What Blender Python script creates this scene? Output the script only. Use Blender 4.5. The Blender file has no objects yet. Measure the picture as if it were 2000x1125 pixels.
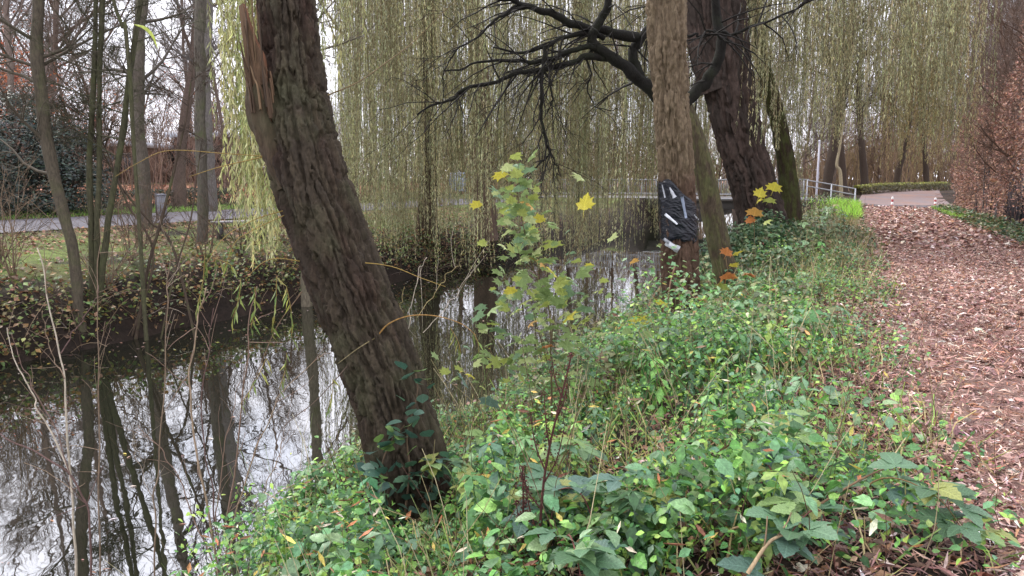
import bpy, math, random
import numpy as np
from mathutils import Vector
PI = math.pi
rng = np.random.default_rng(11)
random.seed(11)
sc = bpy.context.scene
COL = sc.collection

# ------------------------------------------------------------------ camera, sky, sun, exposure
F, HOR, CAMZ = 1455.0, 352.0, 1.6
PITCH = math.atan((562.5 - HOR) / F)
cam_d = bpy.data.cameras.new('camera')
cam = bpy.data.objects.new('camera', cam_d)
COL.objects.link(cam)
cam_d.sensor_width = 36.0
cam_d.lens = F / 2000 * 36
cam_d.clip_start = 0.05
cam_d.clip_end = 2000
cam.location = (0, 0, CAMZ)
cam.rotation_euler = (PI / 2 - PITCH, 0, 0)
sc.camera = cam

SUN_EL, SUN_AZ = 46.0, -48.0       # degrees; azimuth clockwise from +Y: ahead and to the left, over the river
w = bpy.data.worlds.new('World')
sc.world = w
w.use_nodes = True
nt = w.node_tree
nt.nodes.clear()
N = nt.nodes.new
L = nt.links.new
out = N('ShaderNodeOutputWorld')
bg = N('ShaderNodeBackground')
sky = N('ShaderNodeTexSky')
sky.sky_type = 'NISHITA'
sky.sun_disc = False
sky.sun_elevation = math.radians(SUN_EL)
sky.sun_rotation = math.radians(SUN_AZ)
tc = N('ShaderNodeTexCoord')
mp = N('ShaderNodeMapping')
mp.inputs['Scale'].default_value = (1, 1, 2.2)
nz = N('ShaderNodeTexNoise')
nz.inputs['Scale'].default_value = 2.3
nz.inputs['Detail'].default_value = 5
cr = N('ShaderNodeValToRGB')
cr.color_ramp.elements[0].position = 0.36
cr.color_ramp.elements[0].color = (0.62, 0.62, 0.62, 1)
cr.color_ramp.elements[1].position = 0.50
cr.color_ramp.elements[1].color = (1, 1, 1, 1)
mx = N('ShaderNodeMix')
mx.data_type = 'RGBA'
mx.inputs['B'].default_value = (8.7, 8.7, 9.5, 1)
L(tc.outputs['Generated'], mp.inputs['Vector'])
L(mp.outputs['Vector'], nz.inputs['Vector'])
L(nz.outputs['Fac'], cr.inputs['Fac'])
L(cr.outputs['Color'], mx.inputs['Factor'])
L(sky.outputs['Color'], mx.inputs['A'])
L(mx.outputs['Result'], bg.inputs['Color'])
bg.inputs['Strength'].default_value = 0.12
L(bg.outputs['Background'], out.inputs['Surface'])

sun_d = bpy.data.lights.new('sun', 'SUN')
sun_d.energy = 1.5
sun_d.angle = math.radians(14)
sun_d.color = (1.0, 0.95, 0.88)
sun = bpy.data.objects.new('sun', sun_d)
COL.objects.link(sun)
_e, _a = math.radians(SUN_EL), math.radians(SUN_AZ)
_to = Vector((math.sin(_a) * math.cos(_e), math.cos(_a) * math.cos(_e), math.sin(_e)))
sun.rotation_euler = (-_to).to_track_quat('-Z', 'Y').to_euler()

sc.view_settings.view_transform = 'Standard'
sc.view_settings.look = 'None'
sc.view_settings.exposure = 1.22
sc.view_settings.gamma = 1.0
sc.view_settings.use_curve_mapping = False
sc.render.engine = 'CYCLES'
sc.cycles.max_bounces = 6
sc.cycles.diffuse_bounces = 3
sc.cycles.glossy_bounces = 2
sc.cycles.transmission_bounces = 3
sc.cycles.transparent_max_bounces = 4
sc.cycles.use_denoising = True

# ------------------------------------------------------------------ helpers: pixels, terrain, meshes
CP, SP = math.cos(PITCH), math.sin(PITCH)
def ray(x, y):
    a, b = x - 1000.0, y - 562.5
    return np.array([a, F * CP - b * SP, -F * SP - b * CP])
def P(x, y, D):
    """the point seen at photo pixel (x, y), D metres ahead"""
    r = ray(x, y)
    return np.array([0, 0, CAMZ]) + r * (D / r[1])
def poly(pts, d0, d1=None):
    d1 = d0 if d1 is None else d1
    n = len(pts)
    return np.array([P(p[0], p[1], d0 + (d1 - d0) * i / max(n - 1, 1)) for i, p in enumerate(pts)])

ANG = math.radians(24.5)
DS = np.array([math.sin(ANG), math.cos(ANG)])       # along the river
DO = np.array([-math.cos(ANG), math.sin(ANG)])      # across it, away from the footpath
def so(x, y):
    return x * DS[0] + y * DS[1], x * DO[0] + y * DO[1]
def xy(s, o):
    return s * DS[0] + o * DO[0], s * DS[1] + o * DO[1]

def _h(ix, iy, iz):
    n = (ix * 374761393 + iy * 668265263 + iz * 2147483647 * 3 + 1013904223) & 0xffffffff
    n = ((n ^ (n >> 13)) * 1274126177) & 0xffffffff
    n = ((n ^ (n >> 16)) * 2246822519) & 0xffffffff
    return ((n ^ (n >> 15)) & 0xffffff) / float(0xffffff)
def noise3(x, y, z=0.0):
    x, y, z = np.broadcast_arrays(np.asarray(x, float), np.asarray(y, float), np.asarray(z, float))
    ix, iy, iz = (np.floor(v).astype(np.int64) for v in (x, y, z))
    fx, fy, fz = x - ix, y - iy, z - iz
    fx, fy, fz = (f * f * f * (f * (f * 6 - 15) + 10) for f in (fx, fy, fz))
    r = 0
    for dx in (0, 1):
        for dy in (0, 1):
            for dz in (0, 1):
                r = r + _h(ix + dx, iy + dy, iz + dz) * (fx if dx else 1 - fx) * (fy if dy else 1 - fy) * (fz if dz else 1 - fz)
    return r
def fbm(x, y, z=0.0, oct=3):
    r, a, t = 0, 1.0, 0
    for k in range(oct):
        r = r + a * noise3(np.asarray(x) * 2 ** k + 17.3 * k, np.asarray(y) * 2 ** k, np.asarray(z) * 2 ** k)
        t += a
        a *= .5
    return r / t
def sstep(a, b, x):
    t = np.clip((np.asarray(x, float) - a) / (b - a), 0, 1)
    return t * t * (3 - 2 * t)

KO = [-400, -60, -8, -4.4, -3.7, -.4, .6, 1.4, 2.1, 2.7, 3.5, 4.3, 5.2, 8, 10.8, 11.5, 11.9, 12.5, 13.6, 17, 20, 27, 29, 34, 40, 80, 400]
KZ = [2., .4, .12, .06, .02, 0, -.06, -.22, -.48, -.74, -1.03, -1.24, -1.7, -1.9, -1.75, -1.3, -.72, -.25, -.02, .12, .2, .2, .3, .9, 1.4, 2.0, 3.0]
WATER_Z = -1.2
BS = 48.5                                            # where the bridge crosses
def ground_z(x, y):
    s, o = so(np.asarray(x, float), np.asarray(y, float))
    wob = (noise3(s * .35, 3.3) - .5) * .5 + (noise3(s * 1.3, 7.7) - .5) * .22
    ob = o + wob * sstep(2.5, 4.5, o) * (1 - sstep(13, 16, o))
    ob = ob + .55 * (1 - sstep(2.5, 6.0, s)) * sstep(2.0, 3.4, o) * (1 - sstep(6, 8, o))
    z = np.interp(ob, KO, KZ)
    z = z + (fbm(s * .9, o * .9, 2.2) - .5) * .16 * (1 - .8 * (sstep(-4.2, -3.6, o) * (1 - sstep(-.6, .2, o)))) * (1 - sstep(18, 20, o) * (1 - sstep(27, 29, o)))
    z = z + .62 * sstep(51, 68, s) * (1 - sstep(1, 5, o))
    # road embankment on either side of the bridge
    rz = np.interp(o, [-60, -6, -1.5, 3.0, 14, 24, 40], [.4, .1, .1, .5, .5, .3, 1.4])
    k = (1 - sstep(2.3, 5.0, np.abs(s - BS))) * np.where((o < 4.2) | (o > 11.9), 1.0, 0.0)
    return z * (1 - k) + rz * k
def gz(x, y):
    return float(ground_z(x, y))
def G(x, y, lift=0.0):
    """where the ray of photo pixel (x, y) meets the ground"""
    r = ray(x, y)
    D = np.arange(1.5, 140, .02)
    pts = np.array([0, 0, CAMZ]) + r[None, :] * (D / r[1])[:, None]
    hit = pts[:, 2] < ground_z(pts[:, 0], pts[:, 1]) + lift
    i = int(np.argmax(hit)) if hit.any() else len(D) - 1
    return pts[i]

def lin(r, g, b):
    return tuple(((c / 255 + .055) / 1.055) ** 2.4 if c > 10 else c / 255 / 12.92 for c in (r, g, b))

def mesh_from(name, V, polys, tint=None, smooth=False, luv=None):
    """V (n,3); polys: list of integer arrays (m,k)"""
    me = bpy.data.meshes.new(name)
    V = np.ascontiguousarray(V, dtype=np.float32)
    me.vertices.add(len(V))
    me.vertices.foreach_set('co', V.ravel())
    loops = np.concatenate([p.ravel() for p in polys]).astype(np.int32)
    sizes = np.concatenate([np.full(len(p), p.shape[1], np.int32) for p in polys])
    starts = np.concatenate([[0], np.cumsum(sizes)[:-1]]).astype(np.int32)
    me.loops.add(len(loops))
    me.loops.foreach_set('vertex_index', loops)
    me.polygons.add(len(sizes))
    me.polygons.foreach_set('loop_start', starts)
    if smooth:
        me.polygons.foreach_set('use_smooth', np.ones(len(sizes), bool))
    if tint is not None:
        at = me.color_attributes.new('tint', 'FLOAT_COLOR', 'POINT')
        c = np.ones((len(V), 4), np.float32)
        c[:, :3] = tint
        at.data.foreach_set('color', c.ravel())
    if luv is not None:
        at = me.attributes.new('leafuv', 'FLOAT_VECTOR', 'POINT')
        at.data.foreach_set('vector', np.ascontiguousarray(luv, dtype=np.float32).ravel())
    me.update(calc_edges=True)
    return me

class MB:
    def __init__(self):
        self.V, self.Fq, self.Ft, self.T, self.n = [], [], [], [], 0
        self.L, self.hasL = [], False
    def add(self, V, faces, tint=(1, 1, 1)):
        V = np.asarray(V, float)
        faces = np.asarray(faces)
        self.V.append(V)
        (self.Fq if faces.shape[1] == 4 else self.Ft).append(faces + self.n)
        t = np.asarray(tint, float)
        self.T.append(np.broadcast_to(t, (len(V), 3)))
        self.L.append(np.full((len(V), 3), .4))
        self.n += len(V)
        return self
    def tube(self, pts, rad, sides=6, tint=(1, 1, 1), cap=True):
        V, Fa = tube(pts, rad, sides)
        k = len(V)
        V = np.vstack([V, pts[-1:]]) if cap else V
        self.add(V, Fa, tint)
        if cap:
            b = self.n - len(V)
            r0 = k - sides
            tri = np.array([[r0 + i, r0 + (i + 1) % sides, k] for i in range(sides)]) + b
            self.Ft.append(tri)
        return self
    def box(self, c, size, tint=(1, 1, 1), R=None):
        x, y, z = (v / 2 for v in size)
        V = np.array([[-x, -y, -z], [x, -y, -z], [x, y, -z], [-x, y, -z], [-x, -y, z], [x, -y, z], [x, y, z], [-x, y, z]])
        if R is not None:
            V = V @ np.asarray(R).T
        return self.add(V + np.asarray(c), [[0, 3, 2, 1], [4, 5, 6, 7], [0, 1, 5, 4], [1, 2, 6, 5], [2, 3, 7, 6], [3, 0, 4, 7]], tint)
    def scatter(self, T, pos, R, scale, tint):
        tv, faces = T[:2]
        n = len(pos)
        if n == 0:
            return self
        scale = np.asarray(scale, float)
        scale = np.broadcast_to(scale.reshape(n, -1) if scale.ndim else scale, (n, 3)) if scale.ndim != 1 else np.repeat(scale[:, None], 3, 1)
        V = np.einsum('nij,nvj->nvi', R, tv[None] * scale[:, None, :]) + pos[:, None, :]
        off = (np.arange(n) * len(tv))[:, None, None]
        for fa in faces:
            (self.Fq if fa.shape[1] == 4 else self.Ft).append((fa[None] + off).reshape(-1, fa.shape[1]) + self.n)
        self.V.append(V.reshape(-1, 3))
        self.T.append(np.repeat(np.asarray(tint, float), len(tv), 0))
        self.L.append(np.tile(T[2] if len(T) > 2 else np.c_[tv[:, :2], np.zeros(len(tv))], (n, 1)))
        self.hasL = True
        self.n += n * len(tv)
        return self
    def mesh(self, name, smooth=False, origin=None):
        V = np.concatenate(self.V)
        if origin is not None:
            V = V - np.asarray(origin)
        polys = []
        if self.Fq:
            polys.append(np.concatenate(self.Fq))
        if self.Ft:
            polys.append(np.concatenate(self.Ft))
        return mesh_from(name, V, polys, np.concatenate(self.T), smooth, np.concatenate(self.L) if self.hasL else None)

def tube(pts, rad, sides):
    pts = np.asarray(pts, float)
    k = len(pts)
    rad = np.broadcast_to(np.asarray(rad, float), (k,))
    t = np.gradient(pts, axis=0)
    t /= np.linalg.norm(t, axis=1)[:, None] + 1e-12
    m = np.abs(t.mean(0))
    ref = np.eye(3)[int(np.argmin(m))]
    n1 = ref - t * (t @ ref)[:, None]
    n1 /= np.linalg.norm(n1, axis=1)[:, None] + 1e-12
    n2 = np.cross(t, n1)
    a = np.arange(sides) * 2 * PI / sides
    V = pts[:, None] + rad[:, None, None] * (np.cos(a)[None, :, None] * n1[:, None] + np.sin(a)[None, :, None] * n2[:, None])
    i = np.arange(k - 1)[:, None] * sides
    j = np.arange(sides)[None]
    jn = (j + 1) % sides
    Fa = np.stack([i + j, i + jn, i + sides + jn, i + sides + j], -1).reshape(-1, 4)
    return V.reshape(-1, 3), Fa

def spline(pts, n):
    """Catmull-Rom through pts, n samples"""
    p = np.asarray(pts, float)
    p = np.vstack([2 * p[0] - p[1], p, 2 * p[-1] - p[-2]])
    m = len(p) - 3
    u = np.linspace(0, m - 1e-9, n)
    i = u.astype(int)
    t = (u - i)[:, None]
    a, b, c, d = p[i], p[i + 1], p[i + 2], p[i + 3]
    return .5 * (2 * b + (c - a) * t + (2 * a - 5 * b + 4 * c - d) * t ** 2 + (3 * b - a - 3 * c + d) * t ** 3)

def link(name, me, mat, parent=None, loc=(0, 0, 0)):
    if mat is not None and not me.materials:
        me.materials.append(mat)
    o = bpy.data.objects.new(name, me)
    COL.objects.link(o)
    o.location = loc
    if parent is not None:
        o.parent = parent
    return o
def tag(o, label=None, cat=None, group=None, kind=None):
    if label: o['label'] = label
    if cat: o['category'] = cat
    if group: o['group'] = group
    if kind: o['kind'] = kind
    return o
def thing(name, label, cat, loc=(0, 0, 0), group=None):
    o = bpy.data.objects.new(name, None)
    COL.objects.link(o)
    o.empty_display_size = .2
    o.location = tuple(float(v) for v in loc)
    return tag(o, label, cat, group)
def part(name, mb, mat, root, smooth=False, kind=None):
    """mb is in world coordinates; root may itself be a child"""
    org = np.zeros(3)
    r = root
    while r is not None:
        org = org + np.array(r.location)
        r = r.parent
    me = mb.mesh(name, smooth, org)
    o = link(name, me, mat, root)
    if kind: o['kind'] = kind
    return o
def solo(name, mb, mat, label, cat, group=None, smooth=False, org=None):
    V = np.concatenate(mb.V)
    if org is None:
        org = np.array([V[:, 0].mean(), V[:, 1].mean(), V[:, 2].min()])
    o = link(name, mb.mesh(name, smooth, org), mat, None, tuple(org))
    return tag(o, label, cat, group)

# ---- leaf shapes (length 1 along +Y, face up +Z)
def T_lance(wd=.16, bend=.12):
    V = np.array([[0, 0, 0], [wd / 2, .42, .02], [0, 1, -bend], [-wd / 2, .42, .02]])
    return V, [np.array([[0, 1, 2, 3]])]
def T_ovate(wd=.62, fold=.12, droop=.18, nseg=4, serr=0.):
    ys = np.linspace(0, 1, nseg + 1)
    wv = wd / 2 * np.sin(PI * ys ** .8) ** .75 * (1 + serr * np.where(np.arange(nseg + 1) % 2 == 0, -1, 1))
    V, Ft = [], []
    for y_, w_ in zip(ys, wv):
        zz = -droop * y_ ** 2
        V += [[0, y_, zz], [w_, y_ + .03 * w_, zz + fold * w_], [-w_, y_ + .03 * w_, zz + fold * w_]]
    for i in range(nseg):
        a, b = 3 * i, 3 * i + 3
        Ft += [[a, a + 1, b + 1, b], [a, b, b + 2, a + 2]]
    return np.array(V), [np.array(Ft)]
def T_rhomb(wd=.7, fold=.1):
    V = np.array([[0, 0, 0], [wd / 2, .45, fold], [0, 1, -.08], [-wd / 2, .45, fold], [0, .45, 0]])
    return V, [np.array([[0, 1, 4], [1, 2, 4], [2, 3, 4], [3, 0, 4]])]
def T_round(wd=1.0):
    a = np.linspace(0, 2 * PI, 7)[:-1]
    V = np.vstack([[0, .45, -.04], np.c_[np.sin(a) * wd / 2, .5 - .5 * np.cos(a), .06 * np.cos(2 * a)]])
    return V, [np.array([[0, 1 + i, 1 + (i + 1) % 6] for i in range(6)])]
def T_trefoil(nseg=3):
    tv, tf = T_ovate(.66, .2, .25, nseg, .10 if nseg > 5 else 0.)
    Vs, Fs, Ls, n = [], [], [], 0
    for ang, sc_, oy in ((0, .62, .38), (1.25, .5, .34), (-1.25, .5, .34)):
        c, s_ = math.cos(ang), math.sin(ang)
        v = tv * sc_
        v = np.c_[v[:, 0] * c + v[:, 1] * s_, -v[:, 0] * s_ + v[:, 1] * c + oy, v[:, 2] + .01]
        Vs.append(v)
        Ls.append(np.c_[tv[:, :2], np.zeros(len(tv))])
        Fs.append(tf[0] + n)
        n += len(v)
    Ls.append(np.full((4, 3), .4))
    Vs.append(np.array([[-.012, 0, -.12], [.012, 0, -.12], [.012, .4, 0], [-.012, .4, 0]]))
    Fs.append(np.array([[0, 1, 2, 3]]) + n)
    return np.vstack(Vs), [np.vstack(Fs)], np.vstack(Ls)
def T_maple(cup=.1, wav=.05):
    prof = [(0, .0), (.2, .04), (.34, .1), (.52, .03), (.46, .18), (.5, .26), (.66, .42), (.52, .44), (.42, .47), (.44, .6), (.52, .8), (.36, .72), (.24, .66), (.2, .82), (.08, .9), (0, 1.1)]
    R_ = [(x, y) for x, y in prof]
    Lf = [(-x, y) for x, y in prof[1:-1]][::-1]
    ol = np.array(R_ + Lf)
    r = np.hypot(ol[:, 0], ol[:, 1] - .36)
    V = np.c_[ol, -cup * r ** 2 * 2 + wav * np.sin(5 * np.arctan2(ol[:, 0], ol[:, 1] - .36))]
    V = np.vstack([[0, .36, .03], V])
    n = len(ol)
    V = np.vstack([V, [[-.012, .02, 0], [.012, .02, 0], [.03, -.45, -.12], [.012, -.45, -.12]]])
    return V, [np.array([[0, 1 + (i + 1) % n, 1 + i] for i in range(n)]), np.array([[n + 1, n + 4, n + 3, n + 2]])]
def T_curl(wd, curl):
    ys = np.linspace(0, 1, 3); wv = np.array([.02, wd / 2, .01])
    V = np.concatenate([np.c_[wv, ys, .5 * wv + curl * (ys - .5) ** 2], np.c_[np.zeros(3), ys, curl * (ys - .5) ** 2 - .01], np.c_[-wv, ys, .5 * wv + curl * (ys - .5) ** 2]])
    f = [[0, 1, 4, 3], [3, 4, 7, 6], [1, 2, 5, 4], [4, 5, 8, 7]]
    return V, [np.array(f)]
QUAD = T_lance(.66, .1)
def T_sliver(wd=.16):
    return np.array([[-wd / 2, .3, 0], [wd / 2, .3, .02], [0, 1, -.08]]) - [0, .3, 0], [np.array([[0, 1, 2]])]
LANCE, OVATE, RHOMB, ROUND, TREF, MAPLE = T_lance(), T_ovate(), T_rhomb(), T_round(), T_trefoil(), T_maple()

def frames(normal, heading):
    """rotation matrices: +Z to normal, +Y to the heading (radians) projected"""
    n = normal / (np.linalg.norm(normal, axis=1)[:, None] + 1e-9)
    h = np.c_[np.cos(heading), np.sin(heading), np.zeros(len(heading))]
    y = h - n * (h * n).sum(1)[:, None]
    y /= np.linalg.norm(y, axis=1)[:, None] + 1e-9
    x = np.cross(y, n)
    return np.stack([x, y, n], -1)
def frames_dir(d, spin):
    """+Y along d, rolled by spin"""
    y = d / (np.linalg.norm(d, axis=1)[:, None] + 1e-9)
    ref = np.where(np.abs(y[:, 2:3]) > .9, np.array([[1., 0, 0]]), np.array([[0, 0, 1.]]))
    a = np.cross(y, ref)
    a /= np.linalg.norm(a, axis=1)[:, None] + 1e-9
    b = np.cross(a, y)
    z = np.cos(spin)[:, None] * a + np.sin(spin)[:, None] * b
    x = np.cross(y, z)
    return np.stack([x, y, z], -1)
def tilt_normals(n, amt):
    v = rng.normal(0, amt, (n, 3))
    v[:, 2] = np.abs(v[:, 2] * .3) + 1
    return v
def pick(colors, n, wts=None, jit=.18):
    c = np.array(colors)[rng.choice(len(colors), n, p=None if wts is None else np.array(wts) / np.sum(wts))]
    return np.clip(c * (1 + rng.normal(0, jit, (n, 1))) * (1 + rng.normal(0, .06, (n, 3))), .004, .9)

# ------------------------------------------------------------------ materials
def new_mat(name):
    m = bpy.data.materials.new(name)
    m.use_nodes = True
    t = m.node_tree
    t.nodes.clear()
    o = t.nodes.new('ShaderNodeOutputMaterial')
    p = t.nodes.new('ShaderNodeBsdfPrincipled')
    t.links.new(p.outputs[0], o.inputs['Surface'])
    return m, t, p, o
def leaf_mat(name, trans=.3, rough=.5, spec=.35):
    m, t, p, o = new_mat(name)
    a = t.nodes.new('ShaderNodeAttribute'); a.attribute_name = 'tint'
    g = t.nodes.new('ShaderNodeTexCoord')
    nz = t.nodes.new('ShaderNodeTexNoise'); nz.inputs['Scale'].default_value = 60; nz.inputs['Detail'].default_value = 3
    t.links.new(g.outputs['Object'], nz.inputs['Vector'])
    r = t.nodes.new('ShaderNodeMapRange'); r.inputs[1].default_value = .3; r.inputs[2].default_value = .7; r.inputs[3].default_value = .7; r.inputs[4].default_value = 1.28
    t.links.new(nz.outputs['Fac'], r.inputs[0])
    lu = t.nodes.new('ShaderNodeAttribute'); lu.attribute_name = 'leafuv'
    sx = t.nodes.new('ShaderNodeSeparateXYZ'); t.links.new(lu.outputs['Vector'], sx.inputs[0])
    def mth(op, *v):
        n_ = t.nodes.new('ShaderNodeMath'); n_.operation = op
        for i_, x_ in enumerate(v):
            if isinstance(x_, (int, float)): n_.inputs[i_].default_value = x_
            else: t.links.new(x_, n_.inputs[i_])
        return n_.outputs[0]
    ax_ = mth('ABSOLUTE', sx.outputs['X'])
    mid = mth('SUBTRACT', 1.0, mth('MINIMUM', mth('MULTIPLY', ax_, 28.0), 1.0))                       # midrib
    ph = mth('SUBTRACT', mth('MULTIPLY', sx.outputs['Y'], 44.0), mth('MULTIPLY', ax_, 40.0))
    sv = mth('POWER', mth('ADD', mth('MULTIPLY', mth('COSINE', ph), .5), .5), 5.0)                     # side veins
    vein = mth('MAXIMUM', mid, mth('MULTIPLY', sv, .55))
    fac = mth('MULTIPLY', r.outputs[0], mth('ADD', 1.0, mth('MULTIPLY', vein, .38)))
    mul = t.nodes.new('ShaderNodeVectorMath'); mul.operation = 'SCALE'
    t.links.new(a.outputs['Color'], mul.inputs[0]); t.links.new(fac, mul.inputs['Scale'])
    t.links.new(mul.outputs[0], p.inputs['Base Color'])
    bm_ = t.nodes.new('ShaderNodeBump'); bm_.inputs['Strength'].default_value = .5; bm_.inputs['Distance'].default_value = .004
    t.links.new(mth('SUBTRACT', nz.outputs['Fac'], mth('MULTIPLY', vein, .6)), bm_.inputs['Height']); t.links.new(bm_.outputs[0], p.inputs['Normal'])
    p.inputs['Roughness'].default_value = rough
    p.inputs['Specular IOR Level'].default_value = spec
    if trans:
        tr = t.nodes.new('ShaderNodeBsdfTranslucent')
        t.links.new(mul.outputs[0], tr.inputs['Color'])
        mix = t.nodes.new('ShaderNodeMixShader'); mix.inputs[0].default_value = trans
        t.links.new(p.outputs[0], mix.inputs[1]); t.links.new(tr.outputs[0], mix.inputs[2])
        t.links.new(mix.outputs[0], o.inputs['Surface'])
    return m
def tint_mat(name, scale=(30, 30, 8), lo=.55, hi=1.35, rough=.85, bump=.35, dist=.02, detail=6, spec=.25, moss=None):
    """the mesh's own colours broken up by grain, with fine relief"""
    m, t, p, o = new_mat(name)
    a = t.nodes.new('ShaderNodeAttribute'); a.attribute_name = 'tint'
    g = t.nodes.new('ShaderNodeTexCoord')
    mpn = t.nodes.new('ShaderNodeMapping'); mpn.inputs['Scale'].default_value = scale
    t.links.new(g.outputs['Object'], mpn.inputs['Vector'])
    nz = t.nodes.new('ShaderNodeTexNoise'); nz.inputs['Scale'].default_value = 1; nz.inputs['Detail'].default_value = detail
    nz.inputs['Roughness'].default_value = .65; nz.inputs['Distortion'].default_value = .4
    t.links.new(mpn.outputs[0], nz.inputs['Vector'])
    r = t.nodes.new('ShaderNodeMapRange'); r.inputs[1].default_value = .3; r.inputs[2].default_value = .7; r.inputs[3].default_value = lo; r.inputs[4].default_value = hi
    t.links.new(nz.outputs['Fac'], r.inputs[0])
    mul = t.nodes.new('ShaderNodeVectorMath'); mul.operation = 'SCALE'
    t.links.new(a.outputs['Color'], mul.inputs[0]); t.links.new(r.outputs[0], mul.inputs['Scale'])
    src = mul.outputs[0]
    if moss:
        n2 = t.nodes.new('ShaderNodeTexNoise'); n2.inputs['Scale'].default_value = 3.2; n2.inputs['Detail'].default_value = 6
        t.links.new(g.outputs['Object'], n2.inputs['Vector'])
        rm = t.nodes.new('ShaderNodeMapRange'); rm.inputs[1].default_value = .5; rm.inputs[2].default_value = .72; rm.inputs[3].default_value = 0; rm.inputs[4].default_value = moss[1]
        t.links.new(n2.outputs['Fac'], rm.inputs[0])
        mm = t.nodes.new('ShaderNodeMix'); mm.data_type = 'RGBA'
        t.links.new(rm.outputs[0], mm.inputs['Factor']); t.links.new(src, mm.inputs['A']); mm.inputs['B'].default_value = (*moss[0], 1)
        src = mm.outputs['Result']
    t.links.new(src, p.inputs['Base Color'])
    p.inputs['Roughness'].default_value = rough
    p.inputs['Specular IOR Level'].default_value = spec
    b = t.nodes.new('ShaderNodeBump'); b.inputs['Strength'].default_value = bump; b.inputs['Distance'].default_value = dist
    t.links.new(nz.outputs['Fac'], b.inputs['Height'])
    t.links.new(b.outputs[0], p.inputs['Normal'])
    return m
M_leaf = leaf_mat('leaf', .28, .40, .5)
M_dry = leaf_mat('dry_leaf', .12, .62, .3)
M_glossy_leaf = leaf_mat('evergreen_leaf', .1, .35, .5)
M_bark = tint_mat('bark', (34, 34, 9), .5, 1.4, .9, .6, .03, moss=(lin(78, 84, 50), .55))
M_bark_plain = tint_mat('bark_plain', (40, 40, 14), .55, 1.35, .9, .4, .02)
M_twig = tint_mat('twig', (60, 60, 20), .7, 1.3, .8, .2, .005, 2)
M_soil = tint_mat('soil', (7, 7, 7), .45, 1.5, .95, .8, .06, 9)
M_path = tint_mat('footpath_earth', (22, 22, 22), .35, 1.7, .95, .7, .03, 9)
M_asphalt = tint_mat('asphalt', (40, 40, 40), .75, 1.25, .85, .3, .006, 8)
M_wood = tint_mat('torn_wood', (70, 70, 6), .6, 1.4, .8, .5, .01)
M_metal = tint_mat('painted_metal', (25, 25, 25), .8, 1.12, .5, .1, .002, 4, .4)
M_brick = tint_mat('masonry', (14, 14, 30), .7, 1.25, .9, .3, .01)

def water_mat():
    m, t, p, o = new_mat('river_water')
    p.inputs['Base Color'].default_value = (.010, .011, .007, 1)
    p.inputs['Roughness'].default_value = .012
    p.inputs['IOR'].default_value = 4.6
    g = t.nodes.new('ShaderNodeTexCoord')
    mpn = t.nodes.new('ShaderNodeMapping'); mpn.inputs['Rotation'].default_value = (0, 0, ANG); mpn.inputs['Scale'].default_value = (1.6, 1.0, 1)
    t.links.new(g.outputs['Object'], mpn.inputs['Vector'])
    a = t.nodes.new('ShaderNodeTexNoise'); a.inputs['Scale'].default_value = 3.2; a.inputs['Detail'].default_value = 1.5; a.inputs['Roughness'].default_value = .45
    t.links.new(mpn.outputs[0], a.inputs['Vector'])
    b = t.nodes.new('ShaderNodeBump'); b.inputs['Strength'].default_value = .05; b.inputs['Distance'].default_value = .02
    t.links.new(a.outputs['Fac'], b.inputs['Height'])
    t.links.new(b.outputs[0], p.inputs['Normal'])
    return m
M_water = water_mat()

def plastic_mat():
    m, t, p, o = new_mat('black_plastic')
    p.inputs['Base Color'].default_value = (.006, .007, .012, 1)
    p.inputs['Roughness'].default_value = .22
    p.inputs['Specular IOR Level'].default_value = .35
    g = t.nodes.new('ShaderNodeTexCoord')
    mpn = t.nodes.new('ShaderNodeMapping'); mpn.inputs['Scale'].default_value = (9, 9, 32)
    t.links.new(g.outputs['Object'], mpn.inputs['Vector'])
    a = t.nodes.new('ShaderNodeTexNoise'); a.inputs['Scale'].default_value = 1; a.inputs['Detail'].default_value = 5; a.inputs['Distortion'].default_value = 1.2
    t.links.new(mpn.outputs[0], a.inputs['Vector'])
    b = t.nodes.new('ShaderNodeBump'); b.inputs['Strength'].default_value = .45; b.inputs['Distance'].default_value = .02
    t.links.new(a.outputs['Fac'], b.inputs['Height']); t.links.new(b.outputs[0], p.inputs['Normal'])
    return m
M_plastic = plastic_mat()
M_film = tint_mat('silver_film', (20, 20, 40), .7, 1.2, .3, .6, .01, 4, .6)

# ------------------------------------------------------------------ the ground, the river, the footpath, the roads
def grid_sheet(S, O, zf, tint_fn):
    SS, OO = np.meshgrid(S, O, indexing='ij')
    X, Y = xy(SS, OO)
    Z = zf(X, Y, SS, OO)
    V = np.stack([X, Y, Z], -1).reshape(-1, 3)
    a, b = len(S), len(O)
    i = (np.arange(a - 1)[:, None] * b + np.arange(b - 1)[None]).ravel()
    Fa = np.stack([i, i + b, i + b + 1, i + 1], -1)
    return V, Fa, tint_fn(SS.ravel(), OO.ravel(), Z.ravel())
S_ax = np.concatenate([np.arange(-30, -4, 1.), np.arange(-4, 30, .24), np.arange(30, 56, .5), np.arange(56, 130, 2.), np.array([140, 160, 200, 260, 340, 460, 600])])
O_ax = np.concatenate([[-400, -250, -120, -60, -30, -16, -10, -7], np.arange(-5.5, 15, .18), np.arange(15, 44, .6), [46, 50, 56, 64, 80, 110, 160, 240, 400]])
LITTER = np.array(lin(84, 66, 54)); SOIL = np.array(lin(44, 36, 29)); GRASS = np.array(lin(98, 112, 56)); DARK = np.array(lin(38, 30, 25))
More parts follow.
